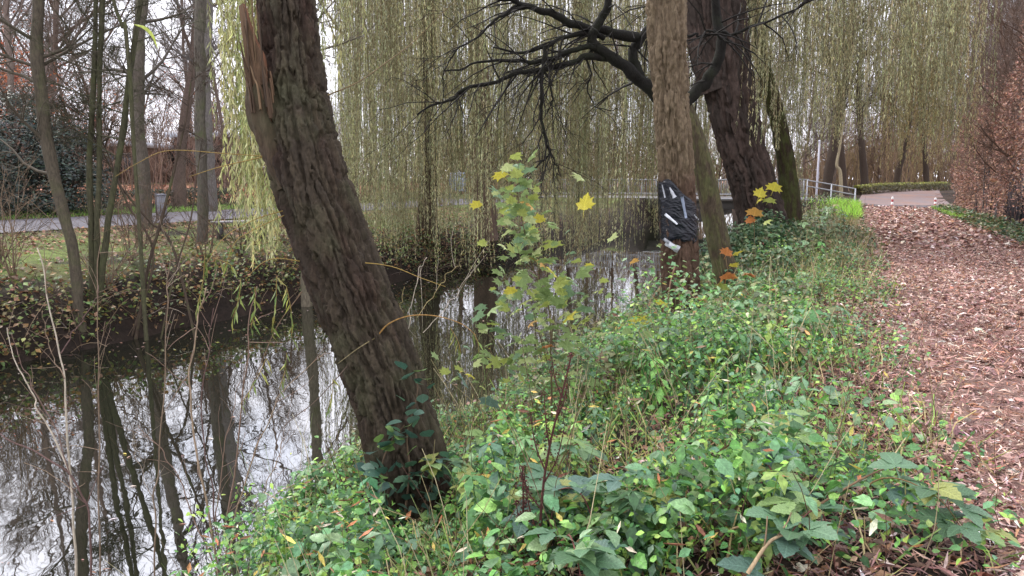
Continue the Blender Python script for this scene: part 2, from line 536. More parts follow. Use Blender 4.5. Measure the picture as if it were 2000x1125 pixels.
def ground_tint(s, o, z):
    n1 = fbm(s * .5, o * .5, 5.5, 4); n2 = fbm(s * 1.7, o * 1.7, 9.1, 3)
    c = SOIL[None] * .8 + 0 * s[:, None]
    def mix(c, d, k): return c * (1 - k[:, None]) + d[None] * k[:, None]
    c = mix(c, LITTER, sstep(.42, .62, n2) * .6)
    far = sstep(12.4, 14.2, o + (n1 - .5) * 3)
    c = mix(c, GRASS, far * sstep(.36, .56, n1 * .6 + n2 * .4) * .9)
    c = mix(c, LITTER, far * sstep(.5, .62, n2) * .55)
    bank = sstep(11.2, 11.6, o) * (1 - sstep(12.1, 13.0, o + (n1 - .5)))
    c = mix(c, DARK, np.maximum(bank, sstep(-.9, -1.1, z)) * .85)
    c = mix(c, np.array(lin(150, 108, 84)), sstep(30, 32, o) * (1 - sstep(38, 41, o)) * .85)
    return c
V, Fa, T = grid_sheet(S_ax, O_ax, lambda X, Y, s, o: ground_z(X, Y), ground_tint)
tag(link('ground', MB().add(V, Fa, T).mesh('ground', True), M_soil), kind='structure')

V, Fa, T = grid_sheet(np.linspace(-40, 140, 10), np.array([3.0, 6., 9., 13.2]), lambda X, Y, s, o: 0 * X + WATER_Z, lambda s, o, z: np.ones((len(s), 3)))
tag(link('river_water', MB().add(V, Fa, T).mesh('river_water'), M_water), kind='structure')

PATH_B = np.array(lin(122, 98, 90))
def path_edge(s):
    return (noise3(s * .8, 1.1) - .5) * .5 + .12 * (1 - sstep(4.0, 8.5, s)), (noise3(s * .7, 4.1) - .5) * .5
Sp = np.concatenate([np.arange(-6, 30, .25), np.arange(30, 46.6, .6)])
Op = np.linspace(0, 1, 24)
SS, OO = np.meshgrid(Sp, Op, indexing='ij')
e1, e2 = path_edge(SS)
O2 = (-.55 + e1) * (1 - OO) + (-3.75 + e2) * OO
X, Y = xy(SS, O2)
Z = ground_z(X, Y) + .004 + .018 * np.sin(PI * OO)
V = np.stack([X, Y, Z], -1).reshape(-1, 3)
i = (np.arange(len(Sp) - 1)[:, None] * len(Op) + np.arange(len(Op) - 1)[None]).ravel()
Fa = np.stack([i, i + 1, i + len(Op) + 1, i + len(Op)], -1)
k = fbm(SS.ravel() * 1.4, O2.ravel() * 1.4, 3.3, 4)
T = PATH_B[None] * (.65 + .7 * k[:, None])
tag(link('footpath', MB().add(V, Fa, T).mesh('footpath', True), M_path), kind='structure')
def path_z(x, y):
    s, o = so(x, y)
    return ground_z(x, y) + .004 + .018 * np.clip(np.sin(PI * np.clip((-.35 - o) / 3.4, 0, 1)), 0, 1)

ASPH = np.array(lin(98, 95, 100))
V, Fa, T = grid_sheet(np.arange(-30, 46, 1.0), np.linspace(20.3, 26.8, 12), lambda X, Y, s, o: ground_z(X, Y) + .03 + .03 * np.sin(PI * (o - 20.3) / 6.5),
                      lambda s, o, z: ASPH[None] * (.85 + .3 * fbm(s * .4, o * .8, 1.)[:, None]))
tag(link('road', MB().add(V, Fa, T).mesh('road', True), M_asphalt), kind='structure')
V, Fa, T = grid_sheet(np.linspace(BS - 1.9, BS + 1.9, 10), np.arange(-40, 3.01, 1.0), lambda X, Y, s, o: ground_z(X, Y) + .03,
                      lambda s, o, z: ASPH[None] * (.8 + .3 * fbm(s * .4, o * .8, 1.)[:, None]))
tag(link('bridge_road', MB().add(V, Fa, T).mesh('bridge_road', True), M_asphalt), kind='structure')
# the lane that climbs away behind the bollards
def lane():
    c = np.array([(s, -2.6 - .0022 * (s - 50) ** 2) for s in np.arange(49.5, 84, 1.0)])
    SSv, OOv = [], []
    for s_, o_ in c:
        for kk in np.linspace(-2.8, 2.4, 8):
            SSv.append(s_); OOv.append(o_ + kk)
    SSv, OOv = np.array(SSv), np.array(OOv)
    X, Y = xy(SSv, OOv)
    V = np.c_[X, Y, ground_z(X, Y) + .045]
    i = (np.arange(len(c) - 1)[:, None] * 8 + np.arange(7)[None]).ravel()
    Fa = np.stack([i, i + 8, i + 9, i + 1], -1)
    kx = sstep(.3, .8, fbm(SSv * 1.6, OOv * 1.9, 8.))[:, None]
    T = np.array(lin(120, 108, 108))[None] * (1 - kx) + np.array(lin(132, 106, 96))[None] * kx
    tag(link('lane', MB().add(V, Fa, T).mesh('lane', True), M_asphalt), kind='structure')
lane()

# ------------------------------------------------------------------ tree building
def unit(v):
    return v / (np.linalg.norm(v) + 1e-12)
def wander(p, d, length, n, jitter, trop):
    """a bending line of n points; trop pulls the direction each step"""
    d = unit(np.array(d, float))
    st = length / (n - 1)
    dx, dy, dz = float(d[0]), float(d[1]), float(d[2])
    x, y, z = (float(v) for v in p)
    out_ = [(x, y, z)]
    g = random.gauss
    tx, ty, tz = trop[0] * st, trop[1] * st, trop[2] * st
    for _ in range(n - 1):
        dx += g(0, jitter) + tx; dy += g(0, jitter) + ty; dz += g(0, jitter) + tz
        k = 1 / (math.sqrt(dx * dx + dy * dy + dz * dz) + 1e-12)
        dx *= k; dy *= k; dz *= k
        x += dx * st; y += dy * st; z += dz * st
        out_.append((x, y, z))
    return np.array(out_), np.array([dx, dy, dz])
def branch_rec(out_, p, d, length, r, lev, maxlev, spec):
    n = (7, 6, 5, 4, 3)[min(lev, 4)]
    pts, _ = wander(p, d, length, n, spec['jit'][lev], spec['trop'][lev])
    rad = np.linspace(r, r * (.35 if lev < maxlev else .5), n)
    out_.append((pts, rad, lev))
    if lev >= maxlev:
        return
    k = max(1, int(spec['n'][lev] * (.75 + .5 * random.random())))
    for j in range(k):
        u = random.uniform(spec['u0'][lev], 1.0)
        f = u * (n - 1); i = min(int(f), n - 2); t = f - i
        q = pts[i] * (1 - t) + pts[i + 1] * t
        tan = unit(pts[i + 1] - pts[i])
        rx_, ry_, rz_ = random.gauss(0, 1), random.gauss(0, 1), random.gauss(0, 1)
        side = unit(np.array([tan[1] * rz_ - tan[2] * ry_, tan[2] * rx_ - tan[0] * rz_, tan[0] * ry_ - tan[1] * rx_]))
        a = random.uniform(*spec['ang'][lev])
        dd = unit(tan * math.cos(a) + side * math.sin(a))
        L2 = length * random.uniform(*spec['len'][lev]) * (1.15 - .55 * u)
        branch_rec(out_, q, dd, L2, max(rad[i] * spec['rr'][lev], spec['rmin']), lev + 1, maxlev, spec)
SPEC = dict(jit=[.05, .12, .16, .2, .2], trop=[(0, 0, .02), (0, 0, .12), (0, 0, .1), (0, 0, .05), (0, 0, 0)],
            n=[15, 8, 5, 3], u0=[.28, .15, .12, .1], ang=[(.5, 1.1), (.4, 1.0), (.4, 1.0), (.3, .9)],
            len=[(.28, .5), (.3, .6), (.35, .7), (.4, .8)], rr=[.42, .5, .55, .6], rmin=.006)
def spec(**k):
    d = dict(SPEC); d.update(k); return d
def tubes(mb, Pm, Rm, sides, tints):
    """many tubes at once: Pm (m,k,3), Rm (m,k), tints (m,3)"""
    m, k = Pm.shape[:2]
    t = np.gradient(Pm, axis=1)
    t /= np.linalg.norm(t, axis=2)[..., None] + 1e-12
    ref = np.eye(3)[np.argmin(np.abs(t.mean(1)), 1)][:, None]
    n1 = ref - t * (t * ref).sum(2)[..., None]
    n1 /= np.linalg.norm(n1, axis=2)[..., None] + 1e-12
    n2 = np.cross(t, n1)
    a = np.arange(sides) * 2 * PI / sides
    V = Pm[:, :, None] + Rm[:, :, None, None] * (np.cos(a)[None, None, :, None] * n1[:, :, None] + np.sin(a)[None, None, :, None] * n2[:, :, None])
    i = np.arange(k - 1)[:, None] * sides; j = np.arange(sides)[None]; jn = (j + 1) % sides
    Fa = np.stack([i + j, i + jn, i + sides + jn, i + sides + j], -1).reshape(-1, 4)
    Fa = (Fa[None] + (np.arange(m) * k * sides)[:, None, None]).reshape(-1, 4)
    mb.add(V.reshape(-1, 3), Fa, np.repeat(tints, k * sides, 0))
def lines_to(mb, lines, tint, sides=(8, 5, 3, 3, 3), jit=.12):
    grp = {}
    for pts, rad, lev in lines:
        grp.setdefault((len(pts), sides[min(lev, 4)]), []).append((pts, rad))
    for (k, sd), L_ in grp.items():
        m = len(L_)
        tubes(mb, np.array([q[0] for q in L_]), np.array([q[1] for q in L_]), sd, np.array(tint)[None] * (1 + rng.uniform(-jit, jit, (m, 1))))

def bark_tube(cl, rad, nl, ns, amp, k, kv, tint_fn, seed=0., cleft=None, lumps=.05):
    """a trunk with real bark ridges: cl control points, rad radii at them"""
    pts = spline(cl, nl)
    r = np.interp(np.linspace(0, 1, nl), np.linspace(0, 1, len(rad)), rad)
    V, Fa = tube(pts, 1.0, ns)
    U = V.reshape(nl, ns, 3) - pts[:, None]
    a = np.arange(ns) * 2 * PI / ns
    v = np.concatenate([[0], np.cumsum(np.linalg.norm(np.diff(pts, axis=0), axis=1))])
    A, Vv = np.meshgrid(a, v)
    R = r[:, None] * np.ones(ns)
    cx, cy = np.cos(A) * R * k, np.sin(A) * R * k
    wx = (noise3(cx * .5 + seed, cy * .5, Vv * k * .16) - .5) * 1.5 + (noise3(cx * 2.7, cy * 2.7 + seed, Vv * k * .9) - .5) * .45
    wz = (noise3(cx * 1.5 + 40, cy * 1.5, Vv * kv) - .5) * .9
    n1 = noise3(cx + wx + seed, cy + wx, Vv * kv + wz)
    n2 = noise3(cx * 1.7 + seed + 9, cy * 1.7 + wx, Vv * kv * 1.4 + wz)
    n3 = noise3(cx * 4.3 + seed + 5, cy * 4.3 + wx * 2, Vv * kv * 6)
    n4 = noise3(cx * 9 + seed, cy * 9, Vv * k * 3)
    rid = sstep(.02, .42, np.abs(2 * n1 - 1)) * .62 + sstep(.0, .4, np.abs(2 * n2 - 1)) * .3 + .22 * n3 + .16 * n4
    gap = .10 * sstep(.5, .62, n2)
    big = fbm(np.cos(A) * 1.3 + seed, np.sin(A) * 1.3, Vv * 1.1, 3) - .5
    disp = amp * (rid - .85 - gap) + lumps * big * R * 2
    if cleft is not None:
        for (v0, v1, a0, a1, wd, dep) in cleft:
            vv = v / v[-1]
            ac = np.interp(vv, [v0, v1], [a0, a1])[:, None] + .12 * (noise3(Vv * 5, seed) - .5)
            inn = sstep(v0 - .03, v0 + .05, vv) * (1 - sstep(v1 - .05, v1 + .03, vv))
            disp = disp - dep * inn[:, None] * np.exp(-((A - ac) / wd) ** 2)
    Vn = pts[:, None] + U * (R + disp)[..., None]
    T = tint_fn(A, Vv, n1, n2).reshape(-1, 3)
    return MB().add(Vn.reshape(-1, 3), Fa, T), pts, r

def mixc(a, b, k):
    return np.asarray(a) * (1 - k[..., None]) + np.asarray(b) * k[..., None]

def strands(mb_s, mb_l, top, endz, step, ll, lw, cols, wts, stem_c, stem_r=.0035, drift=.35, sides=3, spread=(.12, .6), far=True):
    """hanging willow shoots: each a thin stem with narrow leaves along it"""
    n = len(top)
    Kp = 7
    u = np.linspace(0, 1, Kp)
    ln = np.maximum(top[:, 2] - endz, .3)
    ph = rng.uniform(0, 6.28, (n, 3)); dr = rng.normal(0, drift, (n, 2)); am = rng.uniform(.01, .07, (n, 2))
    def pos(i, u_):
        x = top[i, 0] + dr[i, 0] * u_ * (1 - .35 * u_) + am[i, 0] * np.sin(ph[i, 0] + u_ * ln[i] * 1.6)
        y = top[i, 1] + dr[i, 1] * u_ * (1 - .35 * u_) + am[i, 1] * np.sin(ph[i, 1] + u_ * ln[i] * 1.3)
        return np.stack([x, y, top[i, 2] - ln[i] * u_], -1)
    idx = np.repeat(np.arange(n), Kp)
    Pm = pos(idx, np.tile(u, n)).reshape(n, Kp, 3)
    rr = stem_r * (1 - .6 * u)
    a = np.arange(sides) * 2 * PI / sides
    ring = np.c_[np.cos(a), np.sin(a), np.zeros(sides)]
    V = Pm[:, :, None] + rr[None, :, None, None] * ring[None, None]
    i = np.arange(Kp - 1)[:, None] * sides; j = np.arange(sides)[None]; jn = (j + 1) % sides
    Fa = np.stack([i + j, i + jn, i + sides + jn, i + sides + j], -1).reshape(-1, 4)
    Fa = (Fa[None] + (np.arange(n) * Kp * sides)[:, None, None]).reshape(-1, 4)
    mb_s.add(V.reshape(-1, 3), Fa, np.repeat(pick([stem_c], n, jit=.25), Kp * sides, 0))
    cnt = np.maximum((ln / step * rng.uniform(.55, 1.1, n)).astype(int), 2)
    li = np.repeat(np.arange(n), cnt)
    lu = rng.uniform(.02, 1.0, len(li))
    lp = pos(li, lu)
    ph2 = rng.uniform(0, 6.28, len(li)); aa = rng.uniform(spread[0], spread[1], len(li))
    d = np.c_[np.cos(ph2) * np.sin(aa), np.sin(ph2) * np.sin(aa), -np.cos(aa)]
    st = pick(cols, n, wts, .15)                       # each shoot has its own cast
    cast = .66 + .75 * noise3(top[:, 0] * 2.2, top[:, 1] * 2.2, 5.5)[:, None]
    tint = (st[li] * .55 + pick(cols, len(li), wts) * .45) * cast[li]
    scl = ll * rng.uniform(.55, 1.2, len(li))
    mb_l.scatter(T_sliver(lw * 1.15) if far else T_lance(lw, .1), lp, frames_dir(d, rng.uniform(0, 6.28, len(li))), scl, tint)

def clumps(center, rx, ry, ncl, per, ztop, zend, sig=.35, cond=None):
    """tops and end heights of shoots hanging in bunches inside an ellipse"""
    tops, ends, heads = [], [], []
    while len(heads) < ncl:
        a, r = random.uniform(0, 2 * PI), math.sqrt(random.uniform(.03, 1))
        c = np.array([center[0] + rx * r * math.cos(a), center[1] + ry * r * math.sin(a)])
        if cond is not None and not cond(c[0], c[1]):
            continue
        zt = random.uniform(*ztop) - (ztop[1] - ztop[0]) * .5 * r * r
        ze = random.uniform(*zend)
        heads.append(np.array([c[0], c[1], zt]))
        m = int(per * random.uniform(.5, 1.5))
        t = np.c_[rng.normal(c[0], sig, m), rng.normal(c[1], sig, m), rng.normal(zt, .35, m)]
        tops.append(t); ends.append(ze + np.abs(rng.normal(0, .55, m)))
    return np.concatenate(tops), np.concatenate(ends), np.array(heads)

def limbs_to_heads(mb, src, heads, r0, tint, rise=1.2):
    for h in heads:
        i = random.randrange(len(src)); a = src[i]
        mid = (a + h) / 2 + np.array([0, 0, rise * random.uniform(.5, 1.3)]) + rng.normal(0, .25, 3)
        q = spline([a, a * .55 + mid * .45 + [0, 0, .3], mid, h], 10)
        mb.tube(q, np.linspace(r0 * random.uniform(.7, 1.2), .01, 10), 5, np.array(tint) * random.uniform(.8, 1.2))

WILLOW = [lin(146, 146, 108), lin(172, 170, 126), lin(120, 124, 94), lin(178, 168, 118), lin(152, 138, 108)]
WW = [4, 3, 4, 1.5, 1.5]
FRESH = [lin(134, 142, 84), lin(158, 160, 102), lin(108, 118, 70), lin(172, 168, 110)]
STEMC = lin(104, 92, 66)

# ------------------------------------------------------------------ leaning willow over the water
def leaning_willow():
    cl = [P(812, 1130, 4.68), P(808, 1030, 4.68), P(802, 930, 4.69), P(770, 800, 4.74), P(738, 700, 4.78), P(698, 600, 4.82), P(660, 500, 4.87), P(623, 400, 4.92),
          P(593, 300, 4.97), P(577, 200, 5.02), P(568, 100, 5.06), P(558, 0, 5.1), P(552, -60, 5.15)]
    rad = [.42, .31, .258, .238, .247, .247, .242, .239, .234, .207, .183, .174, .170]
    base = np.array([cl[1][0], cl[1][1], gz(cl[1][0], cl[1][1])])
    root = thing('leaning_willow', 'thick willow trunk with furrowed bark leaning left over the river, torn stub near its top', 'tree', base)
    GB, RB, DB = np.array(lin(68, 59, 47)), np.array(lin(60, 45, 37)), np.array(lin(42, 36, 30))
    def tf(A, Vv, n1, n2):
        k = fbm(np.cos(A) * 1.1, np.sin(A) * 1.1, Vv * .9, 3)
        c = mixc(GB, RB, sstep(.45, .62, k))
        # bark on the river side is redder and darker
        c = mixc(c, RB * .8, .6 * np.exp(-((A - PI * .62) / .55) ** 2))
        return mixc(c, DB, .7 * n2)
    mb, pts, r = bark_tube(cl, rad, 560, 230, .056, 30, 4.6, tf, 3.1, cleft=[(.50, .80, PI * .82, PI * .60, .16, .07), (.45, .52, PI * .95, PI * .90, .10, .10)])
    part('trunk', mb, M_bark_lean, root, True)
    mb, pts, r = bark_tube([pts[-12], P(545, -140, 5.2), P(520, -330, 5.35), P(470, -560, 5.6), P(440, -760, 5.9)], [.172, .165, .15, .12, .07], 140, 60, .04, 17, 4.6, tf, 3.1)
    part('upper_trunk', mb, M_bark_lean, root, True)
    # collar of the torn limb, and the splintered wood that stands in it
    mb = MB()
    c0, c1 = P(560, 330, 4.88), P(503, 175, 4.86)
    q = spline([P(570, 360, 4.9), P(535, 290, 4.88), P(512, 235, 4.86), c1], 26)
    V, Fa = tube(q, np.linspace(.10, .072, 26), 40)
    U = V.reshape(26, 40, 3) - q[:, None]
    n_ = noise3(V[:, 0] * 40, V[:, 1] * 40, V[:, 2] * 12).reshape(26, 40)
    Vn = q[:, None] + U * (1 + .35 * (n_ - .5))[..., None]
    Vn[-1, :, 2] += .05 * (noise3(np.arange(40) * .9, 3.) - .3)
    mb.add(Vn.reshape(-1, 3), Fa, np.array(lin(70, 58, 46)))
    part('broken_limb', mb, M_bark_lean, root, True)
    mb = MB()
    ol = [(484, 215), (480, 165), (478, 110), (472, 60), (466, 12), (474, 6), (484, 40), (498, 78), (512, 105), (520, 140), (528, 190), (530, 240)]
    V0 = np.array([P(x_, y_, 4.83 + .02 * math.sin(i_ * 2.1)) for i_, (x_, y_) in enumerate(ol)]); c0 = P(503, 150, 4.79); c1 = P(503, 150, 4.90)
    V = np.vstack([V0, V0 + [0, .06, 0], [c0], [c1]]); m_ = len(ol)
    mb.add(V, [[i_, (i_ + 1) % m_, 2 * m_] for i_ in range(m_)] + [[m_ + (i_ + 1) % m_, m_ + i_, 2 * m_ + 1] for i_ in range(m_)], np.array(lin(92, 72, 54)))
    mb.add(V[:2 * m_], [[(i_ + 1) % m_, i_, m_ + i_, m_ + (i_ + 1) % m_] for i_ in range(m_)], np.array(lin(120, 84, 64)))
    for i in range(20):
        bx, by = random.uniform(486, 528), random.uniform(150, 225)
        tx = bx - random.uniform(4, 30); ty = random.uniform(-20, 130) if i < 12 else random.uniform(80, 160)
        d = 4.80 + random.uniform(-.03, .03)
        q = spline([P(bx + 6, by + 35, d), P(bx, by - 10, d), P((bx + tx) / 2, (by + ty) / 2, d), P(tx, ty, d)], 9)
        wv = random.uniform(.004, .012)
        sd = unit(np.cross(q[-1] - q[0], rng.normal(0, 1, 3)))
        th = unit(np.cross(q[-1] - q[0], sd)) * .004
        k = np.linspace(1, .08, 9)[:, None]
        V = np.concatenate([q + sd * wv * k + th, q - sd * wv * k + th, q - sd * wv * k - th, q + sd * wv * k - th])
        Fa = []
        for j in range(8):
            for a_ in range(4):
                b_ = (a_ + 1) % 4
                Fa.append([a_ * 9 + j, b_ * 9 + j, b_ * 9 + j + 1, a_ * 9 + j + 1])
        mb.add(V, Fa, np.array(random.choice([lin(90, 70, 52), lin(74, 58, 44), lin(110, 90, 68), lin(62, 50, 40)])))
    part('torn_wood', mb, M_wood, root)
    # limbs above the picture, and the shoots that hang from them
    hd = lambda lo, hi, ylo, yhi, n: [np.array([random.uniform(lo, hi), random.uniform(ylo, yhi), 0]) for _ in range(n)]
    mbs, mbl, mbb = MB(), MB(), MB()
    tops, ends = [], []
    heads = []
    for (px, D, zt, ze, m) in [(432, 8.6, 5.2, 1.5, 9), (447, 9.2, 5.2, 1.0, 14), (463, 9.0, 5.3, .75, 14), (478, 9.6, 5.2, .8, 14), (492, 9.2, 5.3, .6, 14), (506, 9.4, 5.2, .75, 14), (520, 9.0, 5.2, .9, 12), (540, 9.0, 5.2, 1.0, 10),
                               (470, 8.3, 5.2, 3.2, 7), (640, 9.5, 5.4, 2.6, 6), (690, 9.0, 5.4, 3.0, 5), (600, 8.6, 5.3, 2.8, 6), (410, 8.0, 4.9, 3.3, 3), (585, 9.8, 5.2, .6, 10), (560, 9.4, 5.2, .5, 10)]:
        h = P(px, 0, D); h[2] = zt; heads.append(h)
        tops.append(np.c_[rng.normal(h[0], .07, m), rng.normal(h[1], .3, m), rng.normal(zt, .15, m)]); ends.append(ze + np.abs(rng.normal(0, .45, m)))
    strands(mbs, mbl, np.concatenate(tops), np.concatenate(ends), .028, .105, .17, FRESH + WILLOW[:2], None, STEMC, .003, .1, far=False)
    limbs_to_heads(mbb, pts[-90:], heads, .05, lin(80, 70, 54), .6)
    part('limbs', mbb, M_bark_plain, root, True)
    part('hanging_shoots', mbs, M_twig, root, kind='stuff')
    part('leaves', mbl, M_leaf, root, kind='stuff')
    # water shoots that spring from the trunk
    YB, GY = lin(150, 126, 70), lin(128, 116, 84)
    shoots = [([(512, 305), (440, 300), (330, 294), (270, 318), (225, 345)], 4.85, 4.5, .004, YB), ([(512, 307), (430, 326), (370, 345)], 4.85, 4.6, .005, YB),
              ([(640, 186), (700, 160), (760, 118), (800, 88), (850, 40), (900, -10)], 4.9, 5.2, .007, lin(120, 104, 76)), ([(552, 412), (500, 428), (440, 462), (400, 520)], 4.8, 4.5, .005, YB),
              ([(556, 420), (490, 452), (455, 480), (430, 560)], 4.8, 4.4, .004, YB), ([(640, 520), (660, 514), (720, 514), (770, 522), (820, 542), (870, 560)], 4.75, 4.6, .006, YB),
              ([(738, 655), (760, 632), (800, 617), (850, 617), (900, 632), (930, 655)], 4.6, 4.55, .007, lin(156, 120, 70)), ([(738, 657), (700, 680), (660, 710)], 4.6, 4.4, .006, GY),
              ([(585, 510), (540, 505), (510, 515), (480, 545)], 4.7, 4.4, .005, YB), ([(590, 570), (540, 640), (500, 735), (470, 800)], 4.7, 4.3, .005, lin(110, 90, 70)), ([(700, 690), (620, 780), (550, 840), (530, 930), (512, 1040)], 4.6, 4.2, .005, lin(96, 80, 70))]
    for pts_, d0, d1, r_, c_ in shoots:
        q = spline(poly(pts_, d0, d1), 22)
        part('water_shoot', MB().tube(q, np.linspace(r_, r_ * .4, 22) * .75, 6, np.array(c_) * .75), M_twig, root, True)
    # sprays of long green leaves at the shoot ends
    spr = [((400, 500), (385, 600), 4.5, 9), ((470, 545), (455, 620), 4.4, 10), ((498, 560), (490, 640), 4.4, 10), ((560, 690), (545, 760), 4.4, 9), ((520, 700), (470, 790), 4.3, 8), ((560, 560), (570, 660), 4.5, 10), ((540, 540), (530, 650), 4.5, 10), ((880, 640), (900, 690), 4.5, 8), ((650, 740), (640, 800), 4.5, 6), ((420, 505), (455, 520), 4.5, 6), ((925, 650), (935, 690), 4.5, 6)]
    mbl = MB()
    for a, b, D, n in spr:
        q = spline([P(*a, D), P((a[0] + b[0]) / 2 + 4, (a[1] + b[1]) / 2, D), P(*b, D)], n)
        mbl.tube(q, .0025, 3, np.array(YB))
        d = np.c_[rng.normal(0, .35, n), rng.normal(0, .35, n), -np.ones(n)]
        mbl.scatter(T_lance(.17, .15), q, frames_dir(d, rng.uniform(0, 6, n)), rng.uniform(.06, .105, n), pick([lin(112, 126, 66), lin(98, 116, 62), lin(134, 138, 74)], n))
    part('leaf_sprays', mbl, M_leaf, root, kind='stuff')
M_bark_lean = tint_mat('furrowed_bark', (60, 60, 16), .6, 1.35, .92, .7, .02, moss=(lin(84, 88, 62), .35))
leaning_willow()

# ------------------------------------------------------------------ straight trunk with the plastic wrapped round it
def wrapped_tree():
    D = 10.3
    cl = [P(1334, 680, D), P(1333, 630, D), P(1330, 560, D), P(1326, 450, D), P(1320, 330, D), P(1312, 200, D), P(1305, 100, D), P(1300, 0, D), P(1292, -200, D + .1), P(1280, -480, D + .2), P(1290, -800, D + .4)]
    rad = [.34, .28, .25, .243, .226, .226, .243, .248, .24, .21, .16]
    root = thing('wrapped_trunk_tree', 'straight grey-brown tree with a black plastic sheet bound round its trunk', 'tree', (cl[1][0], cl[1][1], gz(cl[1][0], cl[1][1])))
    zs = np.array([c[2] for c in cl])
    z0 = P(1320, 335, D)[2]
    def tf(A, Vv, n1, n2):
        z = np.interp(Vv, np.linspace(0, Vv.max(), len(zs)), zs) if False else Vv + zs[0]
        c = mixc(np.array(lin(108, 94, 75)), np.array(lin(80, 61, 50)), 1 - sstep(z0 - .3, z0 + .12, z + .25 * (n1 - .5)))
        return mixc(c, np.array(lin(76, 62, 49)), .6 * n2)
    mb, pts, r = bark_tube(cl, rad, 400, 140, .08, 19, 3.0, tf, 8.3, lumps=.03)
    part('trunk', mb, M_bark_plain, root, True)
    lines = []
    sp = spec(n=[10, 7, 5, 3], u0=[.3, .15, .12, .1])
    for _ in range(6):
        i = random.randrange(300, 398)
        a = random.uniform(0, 2 * PI)
        branch_rec(lines, pts[i], (math.cos(a), math.sin(a), .7), random.uniform(2, 3.5), .06, 1, 4, sp)
    mb = MB(); lines_to(mb, lines, lin(84, 72, 60))
    part('crown', mb, M_twig, root)
    for pl in ([(1318, 520), (1308, 560), (1302, 620), (1304, 655)], [(1318, 545), (1330, 590), (1345, 640)], [(1322, 550), (1350, 575), (1380, 610)], [(1290, 560), (1270, 590), (1250, 650)]):
        part('basal_shoot', MB().tube(spline(poly(pl, D - .32), 12), np.linspace(.012, .008, 12), 5, np.array(lin(140, 112, 92))), M_twig, root, True)

    # the sheet
    wroot = thing('plastic_sheet', 'crumpled black plastic sheet wrapped and taped round the straight trunk', 'plastic sheet', (cl[3][0], cl[3][1], P(1326, 470, D)[2]))
    na, nv = 144, 90
    a = np.linspace(0, 2 * PI, na, endpoint=False)
    # trunk axis at height z
    def axis(z): return np.stack([np.interp(z, pts[:, 2], pts[:, 0]), np.interp(z, pts[:, 2], pts[:, 1])], -1)
    zl, zr, zb = P(1288, 352, D)[2], P(1358, 396, D)[2], P(1326, 469, D)[2]
    ca, sa = np.cos(a), np.sin(a)
    ztop = zr + (zl - zr) * sstep(-.9, .75, -ca) + .02 * np.sin(a * 5)
    zbot = zb + .02 * np.sin(a * 3 + 1) + .015 * np.sin(a * 9)
    u = np.linspace(0, 1, nv)[:, None]
    Z = zbot[None] * (1 - u) + ztop[None] * u
    ax = axis(Z.ravel()).reshape(nv, na, 2)
    fold = fbm(ca[None] * 2.5 + Z * 1.5, sa[None] * 2.5, Z * 16 + ca[None] * 2, 3) - .5
    fold2 = np.abs(noise3(ca[None] * 3, sa[None] * 3 + 3, Z * 22 + 5 * ca[None] + 2 * sa[None]) - .5)
    rr = .262 + .018 * fold - .014 * fold2 + .004 * np.exp(-((u - .5) / .3) ** 2) + np.where(u > .97, -.012, 0) + np.where(u < .03, -.01, 0)
    V = np.stack([ax[..., 0] + rr * ca, ax[..., 1] + rr * sa, Z], -1).reshape(-1, 3)
    i = np.arange(nv - 1)[:, None] * na; j = np.arange(na)[None]; jn = (j + 1) % na
    Fa = np.stack([i + j, i + jn, i + na + jn, i + na + j], -1).reshape(-1, 4)
    o = part('sheet', MB().add(V, Fa), M_plastic, wroot, True)
    sm = o.modifiers.new('thickness', 'SOLIDIFY'); sm.thickness = .004; sm.offset = -1
    # strips of pale tape, curved with the trunk
    def strip(name, p0, p1, w0, w1, col, bulge=0.0, n=10):
        q = []
        for t in np.linspace(0, 1, n):
            x, y = p0[0] + (p1[0] - p0[0]) * t, p0[1] + (p1[1] - p0[1]) * t
            c = P(x, y, D)
            ac = axis(np.array([c[2]]))[0]
            dx = np.clip((c[0] - ac[0]) / .275, -1.05, 1.05)
            yy = ac[1] - .272 * math.sqrt(max(0, 1 - dx * dx)) - .012 - bulge * math.sin(PI * t)
            q.append([c[0] * yy / D, yy, CAMZ + (c[2] - CAMZ) * yy / D])
        q = np.array(q)
        t_ = unit(q[-1] - q[0]); sd = unit(np.cross(t_, [0, 1, 0]))
        wv = (np.linspace(w0, w1, n) * (1 + .35 * (noise3(np.arange(n) * .7, p0[0]) - .5)))[:, None]
        nrm = np.array([0, .006, 0])
        V = np.concatenate([q + sd * wv, q - sd * wv, q - sd * wv + nrm, q + sd * wv + nrm])
        Fa = []
        for j in range(n - 1):
            for a_ in range(4):
                b_ = (a_ + 1) % 4
                Fa.append([a_ * n + j, b_ * n + j, b_ * n + j + 1, a_ * n + j + 1])
        Fa += [[0, n, 2 * n, 3 * n], [n - 1, 4 * n - 1, 3 * n - 1, 2 * n - 1]]
        return part(name, MB().add(V, Fa, np.array(col)), M_film, wroot, True)
    W, Gr = lin(205, 208, 214), lin(150, 152, 158)
    strip('tape_strip', (1299, 418), (1323, 438), .022, .012, W)
    strip('tape_strip', (1293, 360), (1299, 386), .005, .012, Gr)
    strip('tape_strip', (1308, 366), (1318, 386), .008, .03, lin(170, 172, 178))
    strip('tape_strip', (1332, 384), (1340, 426), .022, .015, lin(130, 140, 160))
    # rag of silver film that hangs below, and a loose corner at the side
    strip('film_scrap', (1300, 474), (1326, 488), .03, .05, lin(165, 168, 172), .06)
    strip('film_scrap', (1296, 466), (1312, 478), .02, .03, lin(120, 122, 128), .04)
    strip('loose_corner', (1354, 424), (1364, 430), .035, .015, lin(160, 164, 168), .02)
wrapped_tree()

